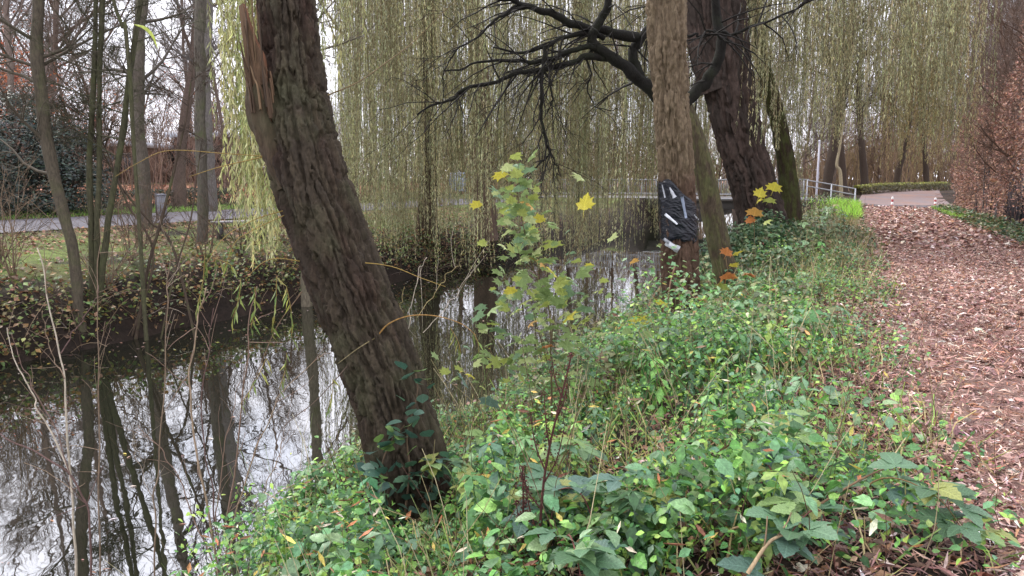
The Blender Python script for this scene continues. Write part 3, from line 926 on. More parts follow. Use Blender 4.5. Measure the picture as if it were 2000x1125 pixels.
# ------------------------------------------------------------------ dark forked tree behind the wrapped trunk
def forked_tree():
    D = 12.5
    root_p = P(1420, 585, D)
    base = np.array([root_p[0], root_p[1], gz(root_p[0], root_p[1])])
    root = thing('forked_tree', 'slim mossy trunk leaning behind the wrapped one, forking into dark crooked limbs', 'tree', base)
    cl = [base - [0, 0, .2], P(1418, 540, D), P(1402, 470, D), P(1382, 370, D), P(1362, 290, D), P(1340, 225, D), P(1322, 195, D)]
    MO = np.array(lin(78, 74, 50)); BK = np.array(lin(68, 58, 46))
    mb, pts, r = bark_tube(cl, [.22, .20, .185, .175, .165, .16, .15], 160, 60, .02, 18, 5, lambda A, V, a, b: mixc(MO, BK, sstep(.4, .6, a * .5 + b * .5)), 5.5)
    part('trunk', mb, M_bark, root, True)
    DK = np.array(lin(24, 22, 18))
    lim = [([(1322, 197), (1288, 197), (1262, 165), (1232, 140), (1200, 118), (1165, 90), (1160, 62), (1178, 30), (1185, -20), (1170, -120)], 12.4, 11.9, .125, .05),
           ([(1262, 168), (1245, 135), (1240, 95), (1262, 62), (1290, 20), (1310, -60)], 12.4, 12.6, .10, .05),
           ([(1245, 72), (1190, 62), (1130, 48), (1080, 30), (1035, 12), (980, -6), (900, -40)], 12.4, 11.6, .085, .03),
           ([(1195, 112), (1150, 112), (1110, 122), (1060, 134), (1010, 142), (960, 158), (905, 178), (858, 200), (815, 221)], 12.2, 11.2, .06, .012),
           ([(1165, 92), (1110, 98), (1060, 118), (1000, 120), (940, 122), (870, 142)], 12.1, 11.4, .05, .012),
           ([(1180, 75), (1120, 66), (1060, 90), (1010, 105), (965, 95)], 12.2, 11.6, .045, .012),
           ([(1066, 90), (1062, 130), (1054, 180), (1060, 230), (1070, 280), (1072, 300)], 11.7, 11.6, .035, .02),
           ([(1072, 300), (1060, 312), (1045, 328)], 11.6, 11.5, .02, .006), ([(1071, 285), (1085, 320), (1098, 345)], 11.6, 11.5, .015, .005),
           ([(1063, 140), (1078, 170), (1080, 200), (1068, 225)], 11.7, 11.6, .02, .008),
           ([(1165, 90), (1150, 105), (1152, 150), (1150, 190), (1170, 212), (1210, 214)], 12.1, 12.0, .018, .006),
           ([(1010, 10), (960, 50), (910, 90), (870, 130), (864, 200)], 11.7, 11.2, .022, .006),
           ([(1330, 205), (1348, 190), (1378, 162), (1402, 130), (1408, 90), (1400, 40), (1395, -40), (1410, -150)], 12.4, 12.7, .11, .06),
           ([(1395, 60), (1420, 66), (1450, 60), (1500, 40), (1560, 10), (1600, -10)], 12.5, 12.0, .03, .012),
           ([(1335, 70), (1365, 68), (1385, 62), (1415, 75)], 12.3, 12.2, .022, .012)]
    allq = []
    for pl, d0, d1, r0, r1 in lim:
        n = len(pl) * 5
        q = spline(poly(pl, d0, d1), n)
        q = q + (np.stack([noise3(np.arange(n) * .45, k * 7.1, pl[0][0]) for k in range(3)], -1) - .5) * .07
        q[0] = poly(pl, d0, d1)[0]
        rr = np.linspace(r0, r1, n) * (1 + .18 * (noise3(np.arange(n) * .7, pl[1][0]) - .5))
        part('limb', MB().tube(q, rr, 9, DK), M_bark_dark, root, True)
        allq.append((q, rr))
    lines = []
    sp = spec(jit=[.1, .16, .18, .2, .2], trop=[(0, 0, 0), (0, 0, -.28), (0, 0, -.5), (0, 0, -.7), (0, 0, -.6)], n=[6, 6, 3, 2], u0=[.1, .12, .1, .1], rmin=.004,
              ang=[(.4, 1.), (.35, .95), (.3, .9), (.3, .8)])
    for q, rr in allq[2:12]:
        for _ in range(int(len(q) * .45)):
            i = random.randrange(4, len(q) - 1)
            t = unit(q[i + 1] - q[i])
            d = unit(t * .9 + rng.normal(0, .55, 3) + np.array([-.2, -.1, .0]))
            branch_rec(lines, q[i], d, random.uniform(.5, 1.3), min(rr[i] * .5, .016), 2, 4, sp)
    for q, rr in allq[:2] + allq[12:]:
        for _ in range(9):
            i = random.randrange(8, len(q) - 1)
            d = unit(rng.normal(0, 1, 3) + np.array([-.3, -.1, .1]))
            branch_rec(lines, q[i], d, random.uniform(.6, 1.4), .016, 2, 4, sp)
    mb = MB(); lines_to(mb, lines, lin(29, 26, 22), (6, 5, 4, 3, 3))
    part('twigs', mb, M_twig, root)
M_bark_dark = tint_mat('dark_bark', (45, 45, 20), .55, 1.4, .9, .6, .02, moss=(lin(36, 42, 22), .4))
forked_tree()

# ------------------------------------------------------------------ big leaning willow and the mossy tree farther along the bank
def big_willow():
    D = 18.0
    b = P(1498, 500, D); bz = gz(b[0], b[1])
    root = thing('great_willow', 'massive red-brown willow trunk leaning left, curtains of shoots hanging over the path', 'tree', (b[0], b[1], bz))
    cl = [np.array([b[0] + .1, b[1], bz - .2]), P(1497, 480, D), P(1486, 420, D), P(1468, 350, D), P(1450, 290, D), P(1428, 200, D), P(1412, 100, D), P(1402, 0, D), P(1385, -150, D), P(1370, -300, D)]
    A1, A2 = np.array(lin(66, 54, 48)), np.array(lin(52, 44, 39))
    tf = lambda A, V, a, b_: mixc(A1, A2, sstep(.35, .65, .5 * a + .5 * b_))
    mb, pts, r = bark_tube(cl, [.75, .62, .53, .5, .49, .54, .58, .6, .55, .4], 220, 140, .16, 10, 1.6, tf, 1.7)
    part('trunk', mb, M_bark_plain, root, True)
    mb, pts2, _ = bark_tube([P(1400, 175, D - .1), P(1378, 110, D - .1), P(1362, 40, D), P(1350, -60, D), P(1320, -220, D)], [.40, .34, .32, .3, .22], 110, 90, .09, 8, 1.7, tf, 4.7)
    part('fork_stem', mb, M_bark_plain, root, True)
    mbs, mbl, mbb = MB(), MB(), MB()
    t1, e1, h1 = clumps((8.6, 20.5), 4.8, 5.5, 112, 12, (7.4, 8.8), (2.2, 4.5), .25, lambda x, y: x / y > .30 and x / y < .60 and y > 14.5)
    t2, e2, h2 = clumps((6.0, 22.5), 3.2, 4, 26, 11, (7.2, 8.4), (.4, 2.8), .22, lambda x, y: .22 < x / y < .40 and y > 19.5)
    t3, e3, h3 = clumps((11.6, 21.0), 1.3, 2.5, 26, 13, (7.2, 8.2), (1.7, 3.1), .25, lambda x, y: .49 < x / y < .585)
    strands(mbs, mbl, np.concatenate([t1, t2]), np.concatenate([e1, e2]), .034, .115, .15, WILLOW, WW, STEMC, .0045, .22)
    strands(mbs, mbl, t3, e3, .045, .115, .17, [lin(170, 152, 108), lin(156, 142, 104), lin(150, 148, 106)], None, STEMC, .004, .25)
    limbs_to_heads(mbb, np.concatenate([pts[-50:], pts2[-20:]]), np.concatenate([h1[::4], h2[::4], h3[::4]]), .12, lin(76, 62, 50), 1.0)
    part('limbs', mbb, M_bark_plain, root, True)
    part('hanging_shoots', mbs, M_twig, root, kind='stuff')
    part('leaves', mbl, M_leaf, root, kind='stuff')
big_willow()
def mossy_tree():
    D = 21.0
    b = P(1548, 480, D); bz = gz(b[0], b[1])
    root = thing('mossy_tree', 'slender dark trunk green with moss, just right of the massive willow', 'tree', (b[0], b[1], bz))
    cl = [np.array([b[0], b[1], bz - .1]), P(1546, 430, D), P(1538, 340, D), P(1524, 260, D), P(1506, 180, D), P(1490, 130, D), P(1478, 60, D), P(1470, -40, D), P(1480, -200, D)]
    A1, A2 = np.array(lin(66, 68, 36)), np.array(lin(58, 48, 38))
    mb, pts, r = bark_tube(cl, [.34, .29, .25, .22, .2, .19, .17, .15, .1], 160, 50, .03, 12, 3, lambda A, V, a, b_: mixc(A1, A2, sstep(.35, .65, b_)), 6.6)
    part('trunk', mb, M_bark, root, True)
    lines = []
    for i in (88, 95, 100, 108, 115, 122, 130, 138, 146, 154):
        branch_rec(lines, pts[i], unit(rng.normal(0, 1, 3) + [0, 0, .4]), random.uniform(1.2, 2.4), .05, 1, 4, spec(n=[8, 6, 4, 3], trop=[(0, 0, 0), (0, 0, -.05), (0, 0, -.2), (0, 0, -.3), (0, 0, 0)]))
    mb = MB(); lines_to(mb, lines, lin(64, 56, 44))
    part('crown', mb, M_twig, root)
mossy_tree()

# ------------------------------------------------------------------ weeping willow on the far bank, its curtain over the water
def far_willow():
    b = P(835, 450, 24.5); bz = gz(b[0], b[1])
    root = thing('weeping_willow', 'weeping willow across the river, its curtain of olive shoots reaching down to the water', 'tree', (b[0], b[1], bz))
    A1, A2 = np.array(lin(92, 78, 64)), np.array(lin(70, 60, 50))
    mb, pts, r = bark_tube([np.array([b[0], b[1], bz - .2]), P(834, 420, 24), P(838, 300, 24), P(830, 150, 24), P(845, 0, 24), P(860, -60, 24)], [.45, .32, .27, .25, .24, .2], 120, 50, .05, 8, 2, lambda A, V, a, b_: mixc(A1, A2, a), 2.2)
    part('trunk', mb, M_bark_plain, root, True)
    mb, pts2, r = bark_tube([P(950, 470, 27), P(944, 350, 27), P(938, 200, 27), P(930, 60, 27), P(915, -60, 27)], [.45, .4, .36, .3, .2], 80, 40, .05, 8, 2, lambda A, V, a, b_: mixc(np.array(lin(128, 108, 96)), A2, a * .6), 3.3)
    part('second_stem', mb, M_bark_plain, root, True)
    mbs, mbl, mbb = MB(), MB(), MB()
    t1, e1, h1 = clumps((-1.2, 24.0), 6.2, 5.5, 150, 14, (7.6, 9.6), (-1.0, 1.7), .17, lambda x, y: -.27 < x / y < .20)
    strands(mbs, mbl, t1, e1, .042, .12, .16, WILLOW, WW, STEMC, .005, .18)
    t2, e2, h2 = clumps((.2, 19.5), 5.0, 2.4, 52, 11, (7.2, 8.2), (-.9, 2.6), .16, lambda x, y: -.24 < x / y < .205)
    strands(mbs, mbl, t2, e2, .042, .115, .16, WILLOW + FRESH[:1], WW + [2], STEMC, .004, .2)
    limbs_to_heads(mbb, np.concatenate([pts[-8:], pts2[-5:]]), np.concatenate([h1[::11], h2[::9]]), .09, lin(70, 60, 46), 1.4)
    part('limbs', mbb, M_bark_plain, root, True)
    part('hanging_shoots', mbs, M_twig, root, kind='stuff')
    part('leaves', mbl, M_leaf, root, kind='stuff')
far_willow()

# ------------------------------------------------------------------ bare trees
def proto_tree(seed, h, r0, tint, sp, maxlev=4, lean=(0, 0), jit0=.05, mat=None):
    random.seed(seed); global rng
    rng = np.random.default_rng(seed)
    lines = []
    branch_rec(lines, (0, 0, -.2), (lean[0], lean[1], 1), h, r0, 0, maxlev, sp)
    t0 = lines[0]
    q = spline(t0[0], 30); rr = np.interp(np.linspace(0, 1, 30), np.linspace(0, 1, len(t0[1])), t0[1])
    rr[:3] *= [1.5, 1.25, 1.08]
    V, Fa = tube(q, rr, 12)
    V = V + (np.stack([noise3(V[:, 0] * 7, V[:, 1] * 7, V[:, 2] * 1.5 + k * 9) for k in range(3)], -1) - .5) * r0 * .35 * np.array([1, 1, 0])
    tm = MB().add(V, Fa, np.array(tint)).mesh('trunk', True)
    cb = MB(); lines_to(cb, lines[1:], np.array(tint) * .85, (8, 5, 3, 3, 3))
    cm = cb.mesh('crown')
    tm.materials.append(M_bark_plain); cm.materials.append(M_twig)
    return tm, cm
def put_tree(pr, x, y, name, label, group=None, sc_=1.0, rz=None, z=None, tilt=(0, 0)):
    root = thing(name, label, 'tree', (x, y, gz(x, y) if z is None else z), group)
    root.scale = (sc_, sc_, sc_)
    root.rotation_euler = (tilt[0], tilt[1], random.uniform(0, 6.28) if rz is None else rz)
    for nm, me in zip(('trunk', 'crown'), pr):
        o = bpy.data.objects.new(nm, me); COL.objects.link(o); o.parent = root
    return root
GREY = lin(112, 98, 90); BRN = lin(104, 84, 72)
PR = [proto_tree(31, 13, .13, GREY, spec(n=[20, 10, 7, 5], u0=[.18, .12, .1, .1], rmin=.005)),
      proto_tree(32, 15, .17, lin(108, 92, 82), spec(n=[20, 10, 7, 4], u0=[.24, .12, .1, .1], rmin=.005)),
      proto_tree(33, 11, .10, BRN, spec(n=[24, 10, 7, 5], u0=[.12, .1, .1, .1], rmin=.005)),
      proto_tree(34, 16, .21, lin(92, 78, 70), spec(n=[16, 9, 6, 4], u0=[.34, .12, .1, .1]))]
PR_EDGE = proto_tree(36, 14, .34, lin(66, 55, 47), spec(n=[14, 9, 6, 4], u0=[.42, .12, .1, .1]), jit0=.03)
rng = np.random.default_rng(77); random.seed(77)

# drawn trees on the far bank, from their pixels
def drawn_tree(name, label, stems, D, tint, nbr, mat=None, group=None, ext=5.0, hl=(.9, 2.2)):
    """stems: list of (pixels from base to top of picture, r0, r1)"""
    b = P(*stems[0][0][0], D)
    root = thing(name, label, 'tree', (b[0], b[1], gz(b[0], b[1])), group)
    mbc = MB(); lines = []
    for pl, r0, r1 in stems:
        q = poly(pl, D, D + .3)
        q[0, 2] = min(q[0, 2], gz(q[0, 0], q[0, 1])) - .1
        d = unit(q[-1] - q[-2])
        up, _ = wander(q[-1], d + np.array([0, 0, .4]), ext, 5, .05, (0, 0, .05))
        allp = np.vstack([q, up[1:]])
        n = 60
        c = spline(allp, n)
        h = np.linspace(0, 1, n)
        rr = np.where(h < .5, r0 + (r1 - r0) * h / .5, r1 + (r1 * .25 - r1) * (h - .5) / .5)
        V, Fa = tube(c, rr, 12)
        V = V + (np.stack([noise3(V[:, 0] * 9, V[:, 1] * 9, V[:, 2] * 2 + k * 9) for k in range(3)], -1) - .5) * r0 * .5 * np.array([1, 1, 0])
        part('trunk', MB().add(V, Fa, np.array(tint) * random.uniform(.85, 1.1)), M_bark, root, True)
        for _ in range(nbr):
            i = random.randrange(14, n - 2)
            a = random.uniform(0, 6.28)
            branch_rec(lines, c[i], (math.cos(a), math.sin(a), random.uniform(.1, .9)), random.uniform(*hl), max(.012, rr[i] * .32), 1, 4, spec(n=[9, 7, 6, 4], rmin=.004))
    lines_to(mbc, lines, np.array(tint) * .8, (6, 5, 4, 3, 3))
    part('crown', mbc, M_twig, root)
    return root
drawn_tree('bank_tree', 'grey trunk leaning right at the far water edge, at the picture\'s left', [([(152, 560), (140, 480), (118, 400), (95, 290), (80, 190), (72, 90), (74, 0)], .085, .10)], 12.4, lin(82, 74, 62), 11)
drawn_tree('alder_clump', 'clump of three slim greenish stems fanning up from the far bank', [
    ([(178, 575), (178, 450), (175, 300), (183, 150), (188, 0)], .052, .038),
    ([(186, 575), (190, 450), (195, 300), (194, 150), (200, 0)], .05, .04),
    ([(188, 570), (206, 470), (222, 370), (240, 260), (250, 170), (262, 90), (275, 0)], .055, .042),
    ([(250, 170), (250, 110), (238, 50), (222, 0)], .035, .025)], 12.9, lin(70, 68, 50), 11, hl=(.7, 1.8))
drawn_tree('roadside_tree', 'stout grey trunk standing at the edge of the road across the river', [([(284, 440), (278, 330), (268, 200), (270, 90), (276, 0)], .20, .17)], 22.6, lin(92, 84, 76), 13, ext=7, hl=(1.5, 3))
drawn_tree('pole_like_tree', 'straight grey trunk on the far lawn between the bin and the bench', [([(394, 465), (396, 380), (392, 250), (390, 120), (392, 0)], .13, .12)], 18.6, lin(86, 80, 72), 10, ext=7, hl=(1.2, 2.6))
drawn_tree('thick_grey_tree', 'thicker pale grey trunk behind the straight trunk and the road', [([(412, 408), (408, 330), (402, 240), (400, 120), (405, 0)], .28, .22)], 33, lin(104, 98, 94), 9, ext=8, hl=(1.5, 3.4))
drawn_tree('hidden_bank_tree', 'bare trunk at the far water edge, mostly behind the leaning willow', [([(596, 560), (600, 440), (596, 300), (590, 150), (592, 0)], .12, .11)], 16.5, lin(100, 92, 78), 12, ext=6)
drawn_tree('slant_bank_shrub', 'thin dark stems crossing low over the far bank beside the alder clump', [
    ([(262, 640), (290, 520), (318, 420), (345, 310), (360, 250)], .03, .02), ([(255, 640), (300, 500), (250, 400), (225, 340)], .022, .015),
    ([(385, 545), (340, 490), (290, 430), (240, 370)], .024, .018), ([(300, 600), (340, 540), (370, 440), (380, 380)], .016, .012)], 13.0, lin(74, 62, 52), 5, ext=1.2, hl=(.4, .9))

LAB_W = 'bare grey-brown tree deep in the woodland across the river'
spots = [(30, 31), (105, 38), (215, 41), (345, 36), (445, 44), (480, 60), (560, 56), (690, 44), (730, 66), (790, 56), (860, 42), (905, 64),
         (60, 60), (160, 66), (270, 72), (380, 70), (-60, 50), (-40, 72), (310, 88), (120, 88), (600, 88), (210, 98), (700, 92), (520, 98), (20, 100), (420, 100), (640, 100)]
for k_, (s_, o_) in enumerate([(5.2, 12.6), (6.6, 12.2), (7.9, 12.9), (9.2, 12.3), (10.4, 13.2), (11.6, 12.4), (13.0, 12.8), (14.4, 12.3), (16.2, 12.9), (8.6, 14.4), (12.2, 15.0), (6.0, 14.6)]):
    x, y = xy(s_, o_); z = gz(x, y)
    root = thing('bank_shrub', 'thin leafless shrub of many fine stems on the far bank', 'shrub', (x, y, z), 'leafless shrubs along the far bank')
    lines = []
    for _ in range(8):
        a = random.uniform(0, 6.28); q = random.uniform(.15, .55)
        branch_rec(lines, (x, y, z - .05), (q * math.cos(a), q * math.sin(a), 1), random.uniform(.9, 2.3), .012, 2, 4, spec(n=[6, 6, 6, 4], rmin=.003))
    mb = MB(); lines_to(mb, lines, random.choice([lin(92, 76, 64), lin(74, 62, 54), lin(120, 102, 84)]), (5, 4, 4, 3, 3)); part('stems', mb, M_twig, root)
OWN = {(30, 31): 'bare tree standing behind the big evergreen bush at the left edge', (105, 38): 'bare tree showing just right of the leaning bank trunk', (215, 41): 'bare tree between the alder stems and the stout roadside trunk', (345, 36): 'forking bare tree between litter bin and straight grey trunk',
       (445, 44): 'bare tree half behind the light green shoots left of the leaning trunk', (690, 44): 'bare trunk just right of the leaning willow, behind the curtain', (860, 42): 'bare trunk beside the pale blue board, behind the curtain'}
for i, (px, D) in enumerate(spots):
    x, y = P(px, 352, D)[:2]
    put_tree(PR[i % 4], x, y, 'woodland_tree', OWN.get((px, D), LAB_W), 'woodland trees across the river', random.uniform(.85, 1.25), tilt=(random.uniform(-.05, .05), random.uniform(-.05, .05)))
LAB_B = 'bare tree in the wood behind the footbridge'
for i, (px, D) in enumerate([(960, 66), (1010, 60), (1060, 72), (1110, 62), (1150, 78), (1200, 64), (1240, 70), (1290, 84), (1360, 62), (1400, 75), (1440, 66), (1510, 80), (1560, 70), (1590, 90), (1480, 95), (1340, 98), (1080, 95)]):
    x, y = P(px, 352, D)[:2]
    put_tree(PR[(i + 1) % 4], x, y, 'wood_tree', LAB_B, 'wood behind the footbridge', random.uniform(.9, 1.3), tilt=(random.uniform(-.05, .05), random.uniform(-.05, .05)))
# trunks beyond the lane at the end of the path
for (px, D, r, nm, lb, lean) in [(1612, 60, 1.15, 'wood_edge_tree', 'broad reddish trunk beside the white pole beyond the bridge', .0), (1650, 57, .8, 'wood_edge_tree', 'dark straight trunk behind the railing end, beside a pale sapling', .0),
                                 (1692, 59, .85, 'wood_edge_tree', 'dark trunk bending right above the left end of the low hedge', .05), (1748, 63, .75, 'wood_edge_tree', 'brown trunk behind the middle of the low hedge', .0),
                                 (1812, 66, .7, 'wood_edge_tree', 'thin trunk behind the right end of the low hedge', .0)]:
    x, y = P(px, 352, D)[:2]
    put_tree(PR_EDGE, x, y, nm, lb, 'trunks along the lane', r * 1.05, tilt=(0, lean))
LAB_L = 'bare tree deeper in the wood beyond the lane'
for i, (px, D) in enumerate([(1630, 72), (1670, 78), (1715, 74), (1730, 88), (1775, 76), (1790, 90), (1835, 82), (1860, 70), (1890, 90), (1700, 100), (1760, 105), (1820, 110), (1640, 108), (1930, 75), (1990, 80), (2050, 70)]):
    x, y = P(px, 352, D)[:2]
    put_tree(PR[i % 4], x, y, 'lane_wood_tree', LAB_L, 'wood beyond the lane', random.uniform(.8, 1.25), tilt=(random.uniform(-.05, .05), random.uniform(-.05, .05)))
LAB_H = 'bare tree reaching over the beech hedge'
for i, (px, D) in enumerate([(1985, 27), (1930, 33), (2070, 24), (1890, 42), (2130, 29), (2015, 38), (1960, 50), (1900, 56), (2040, 31), (1950, 40)]):
    x, y = P(px, 352, D)[:2]
    put_tree(PR[(2, 0, 2, 1)[i % 4]], x, y, 'hedge_tree', LAB_H, 'bare trees behind the beech hedge', random.uniform(.75, 1.05))
# pale bent sapling by the railing
b = G(1643, 372)
q = spline(poly([(1643, 372), (1641, 335), (1634, 322), (1640, 290), (1646, 250), (1652, 215)], 54), 24)
lines = []
for i in (12, 15, 17, 19, 21, 22):
    branch_rec(lines, q[i], unit(rng.normal(0, 1, 3) + [0, 0, .6]), 1.4, .02, 2, 4, spec())
root = thing('sapling', 'pale crooked sapling between the white pole and the dark trunk', 'tree', (q[0][0], q[0][1], q[0][2] - .3))
part('trunk', MB().tube(np.vstack([q[0] - [0, 0, .5], q]), np.linspace(.14, .05, 25), 8, np.array(lin(150, 138, 112))), M_bark_plain, root, True)
mb = MB(); lines_to(mb, lines, lin(120, 104, 86)); part('crown', mb, M_twig, root)

# the wood's far undergrowth: thickets of brush that read as one mass
def thicket(n, px0, px1, D0, D1, h, cols):
    mb = MB()
    px = rng.uniform(px0, px1, n); D = rng.uniform(D0, D1, n)
    for k in range(n):
        x, y = (px[k] - 1000) / F * D[k], D[k]
        s_, o_ = so(x, y)
        if -5 < o_ < 2 and s_ < 70: continue
        if 3.5 < o_ < 13 and s_ < 75: continue
        if 20 < o_ < 27.5 and s_ < 47: continue
        if abs(s_ - BS) < 3: continue
        hh = h * random.uniform(.5, 1.3)
        q, _ = wander((x, y, gz(x, y)), (random.uniform(-.35, .35), random.uniform(-.3, .3), 1), hh, 5, .1, (0, 0, 0))
        c = np.array(cols[random.randrange(len(cols))])
        mb.tube(q, np.linspace(.018 + .0004 * D[k], .006, 5), 3, c, cap=False)
        for _ in range(4):
            i = random.randrange(1, 4)
            q2, _ = wander(q[i], (random.uniform(-.7, .7), random.uniform(-.5, .5), .8), hh * .5, 4, .18, (0, 0, 0))
            mb.tube(q2, np.linspace(.010 + .0002 * D[k], .004, 4), 3, c, cap=False)
    return mb
BRUSH = [lin(140, 116, 94), lin(158, 132, 106), lin(116, 98, 82), lin(148, 128, 92)]
tag(link('brushwood', thicket(1200, 1540, 1960, 70, 112, 7.0, BRUSH).mesh('brushwood'), M_twig), 'tangle of brown brush on the wood floor beyond the lane', 'brushwood', kind='stuff')
tag(link('brushwood', thicket(1200, 820, 1560, 58, 95, 6.5, BRUSH).mesh('brushwood'), M_twig), 'tangle of brown brush behind the footbridge', 'brushwood', kind='stuff')
tag(link('brushwood', thicket(1300, -120, 860, 38, 75, 4.0, [lin(120, 100, 90), lin(104, 88, 80), lin(138, 114, 100)]).mesh('brushwood'), M_twig), 'reddish-brown brush under the woodland across the river', 'brushwood', kind='stuff')
def leaf_mass(name, label, cat, boxes, cols, size, T=RHOMB):
    mb = MB()
    for (px0, px1, y0, y1, D0, D1, n) in boxes:
        px = rng.uniform(px0, px1, n); py = rng.uniform(y0, y1, n); D = rng.uniform(D0, D1, n)
        pos = np.array([P(a, b, d) for a, b, d in zip(px, py, D)])
        keep = fbm(pos[:, 0] * .9, pos[:, 2] * .9, pos[:, 1] * .5) > .46
        pos = pos[keep]
        m = len(pos)
        mb.scatter(T, pos, frames(rng.normal(0, 1, (m, 3)), rng.uniform(0, 6.28, m)), size * rng.uniform(.6, 1.3, m), pick(cols, m))
    return mb
RUST = [lin(176, 106, 74), lin(150, 90, 70), lin(196, 128, 88), lin(132, 84, 68)]
def rust_tree(px, D, h, label, n, spread):
    b = P(px, 352, D); z = gz(b[0], b[1])
    root = thing('russet_tree', label, 'tree', (b[0], b[1], z))
    for nm, me in zip(('trunk', 'branches'), PR[2]):
        o = bpy.data.objects.new(nm, me); COL.objects.link(o); o.parent = root; o.scale = (h / 11,) * 3
    cen = rng.normal(0, 1, (26, 3)) * [spread, spread, h * .18] + [0, 0, h * .6]
    pos = cen[rng.integers(0, 26, n)] + rng.normal(0, .55, (n, 3))
    me = MB().scatter(RHOMB, pos, frames(rng.normal(0, 1, (n, 3)), rng.uniform(0, 6.28, n)), .13 * rng.uniform(.6, 1.3, n), pick(RUST, n)).mesh('leaves')
    o = link('leaves', me, M_dry, root); o['kind'] = 'stuff'
rust_tree(15, 36, 8, 'russet-leaved tree behind the dark evergreen bush', 2600, 1.7)
rust_tree(130, 48, 8, 'small russet tree showing between trunks left of the alder stems', 1600, 2.0)
rust_tree(415, 60, 9, 'russet tree far behind the straight grey trunk', 1500, 2.0)

# ------------------------------------------------------------------ dark evergreen bush across the road
def evergreen(px, D, wid, h, label, n):
    b = P(px, 352, D); z = gz(b[0], b[1])
    root = thing('evergreen_bush', label, 'bush', (b[0], b[1], z))
    mb = MB()
    for _ in range(16):
        a = random.uniform(0, 6.28); r = random.uniform(.2, .9) * wid
        q = spline([[b[0], b[1], z - .1], [b[0] + .4 * r * math.cos(a), b[1] + .4 * r * math.sin(a), z + h * .4], [b[0] + r * math.cos(a), b[1] + r * math.sin(a), z + h * random.uniform(.5, .9)]], 8)
        mb.tube(q, np.linspace(.06, .012, 8), 5, np.array(lin(60, 50, 42)))
    part('branches', mb, M_twig, root)
    ncl = 150
    a = rng.uniform(0, 6.28, ncl); e = rng.uniform(0, 1, ncl); rr = wid * np.sqrt(1 - (e * .95) ** 2) * rng.uniform(.72, 1.08, ncl)
    cen = np.c_[b[0] + rr * np.cos(a), b[1] + rr * np.sin(a), z + .15 + h * e]
    ci = rng.integers(0, ncl, n)
    off = rng.normal(0, .26, (n, 3)); off[:, 2] *= .7
    pos = cen[ci] + off
    nrm = off / .26 + (cen[ci] - [b[0], b[1], z + h * .3]) * .5 + [0, 0, .6] + rng.normal(0, .6, (n, 3))
    mb = MB().scatter(T_lance(.42, .15), pos, frames(nrm, rng.uniform(0, 6.28, n)), .15 * rng.uniform(.7, 1.3, n), pick([lin(40, 54, 46), lin(52, 66, 52), lin(34, 46, 44), lin(60, 70, 62)], n))
    part('leaves', mb, M_glossy_leaf, root, kind='stuff')
evergreen(10, 29, 2.4, 4.3, 'big dark evergreen bush beside the road at the picture\'s left edge', 11000)
evergreen(125, 30, 1.7, 3.4, 'dark evergreen bush behind the leaning grey trunk', 7500)
evergreen(-90, 27, 2.0, 3.6, 'dark evergreen bush cut off by the left picture edge', 7000)

# ------------------------------------------------------------------ low buildings behind the wood across the river
def building(pxa, pxb, D, y_roof, label, wall_c, roof_c, nwin):
    a, b = P(pxa, 352, D), P(pxb, 352, D)
    c = (a + b) / 2
    wdt = abs(b[0] - a[0]); zt = P(pxa, y_roof, D)[2]; z0 = gz(c[0], c[1]) - .3
    root = thing('low_building', label, 'building', (c[0], c[1], z0))
    h = zt - z0
    part('wall', MB().box((c[0], c[1] + 3, z0 + h / 2), (wdt, 6, h), np.array(wall_c)), M_brick, root)
    part('roof_edge', MB().box((c[0], c[1] + 2.9, zt + .15), (wdt + .8, 6.8, .3), np.array(roof_c)), M_metal, root)
    for i in range(nwin):
        x = c[0] - wdt / 2 + wdt * (i + .5) / nwin
        f = part('window', MB().box((x, c[1] - .02, z0 + h * .62), (1.5, .06, 1.1), np.array(lin(150, 150, 152))), M_metal, root)
        part('pane', MB().box((x - .36, c[1] - .06, z0 + h * .62), (.62, .03, .95), np.array(lin(70, 76, 84))), M_glass, f)
        part('pane', MB().box((x + .36, c[1] - .06, z0 + h * .62), (.62, .03, .95), np.array(lin(70, 76, 84))), M_glass, f)
M_glass = tint_mat('window_glass', (2, 2, 2), .8, 1.2, .08, .02, .001, 2, .6)
building(205, 262, 47, 286, 'low brown building with a pale roof edge behind the alder stems', lin(112, 88, 76), lin(190, 192, 198), 2)
building(345, 455, 52, 268, 'long low building with a light grey roof behind the straight trunk', lin(120, 90, 80), lin(196, 200, 208), 4)
building(-60, 60, 50, 250, 'low building with a grey roof behind the evergreen bush', lin(110, 92, 84), lin(170, 172, 180), 3)

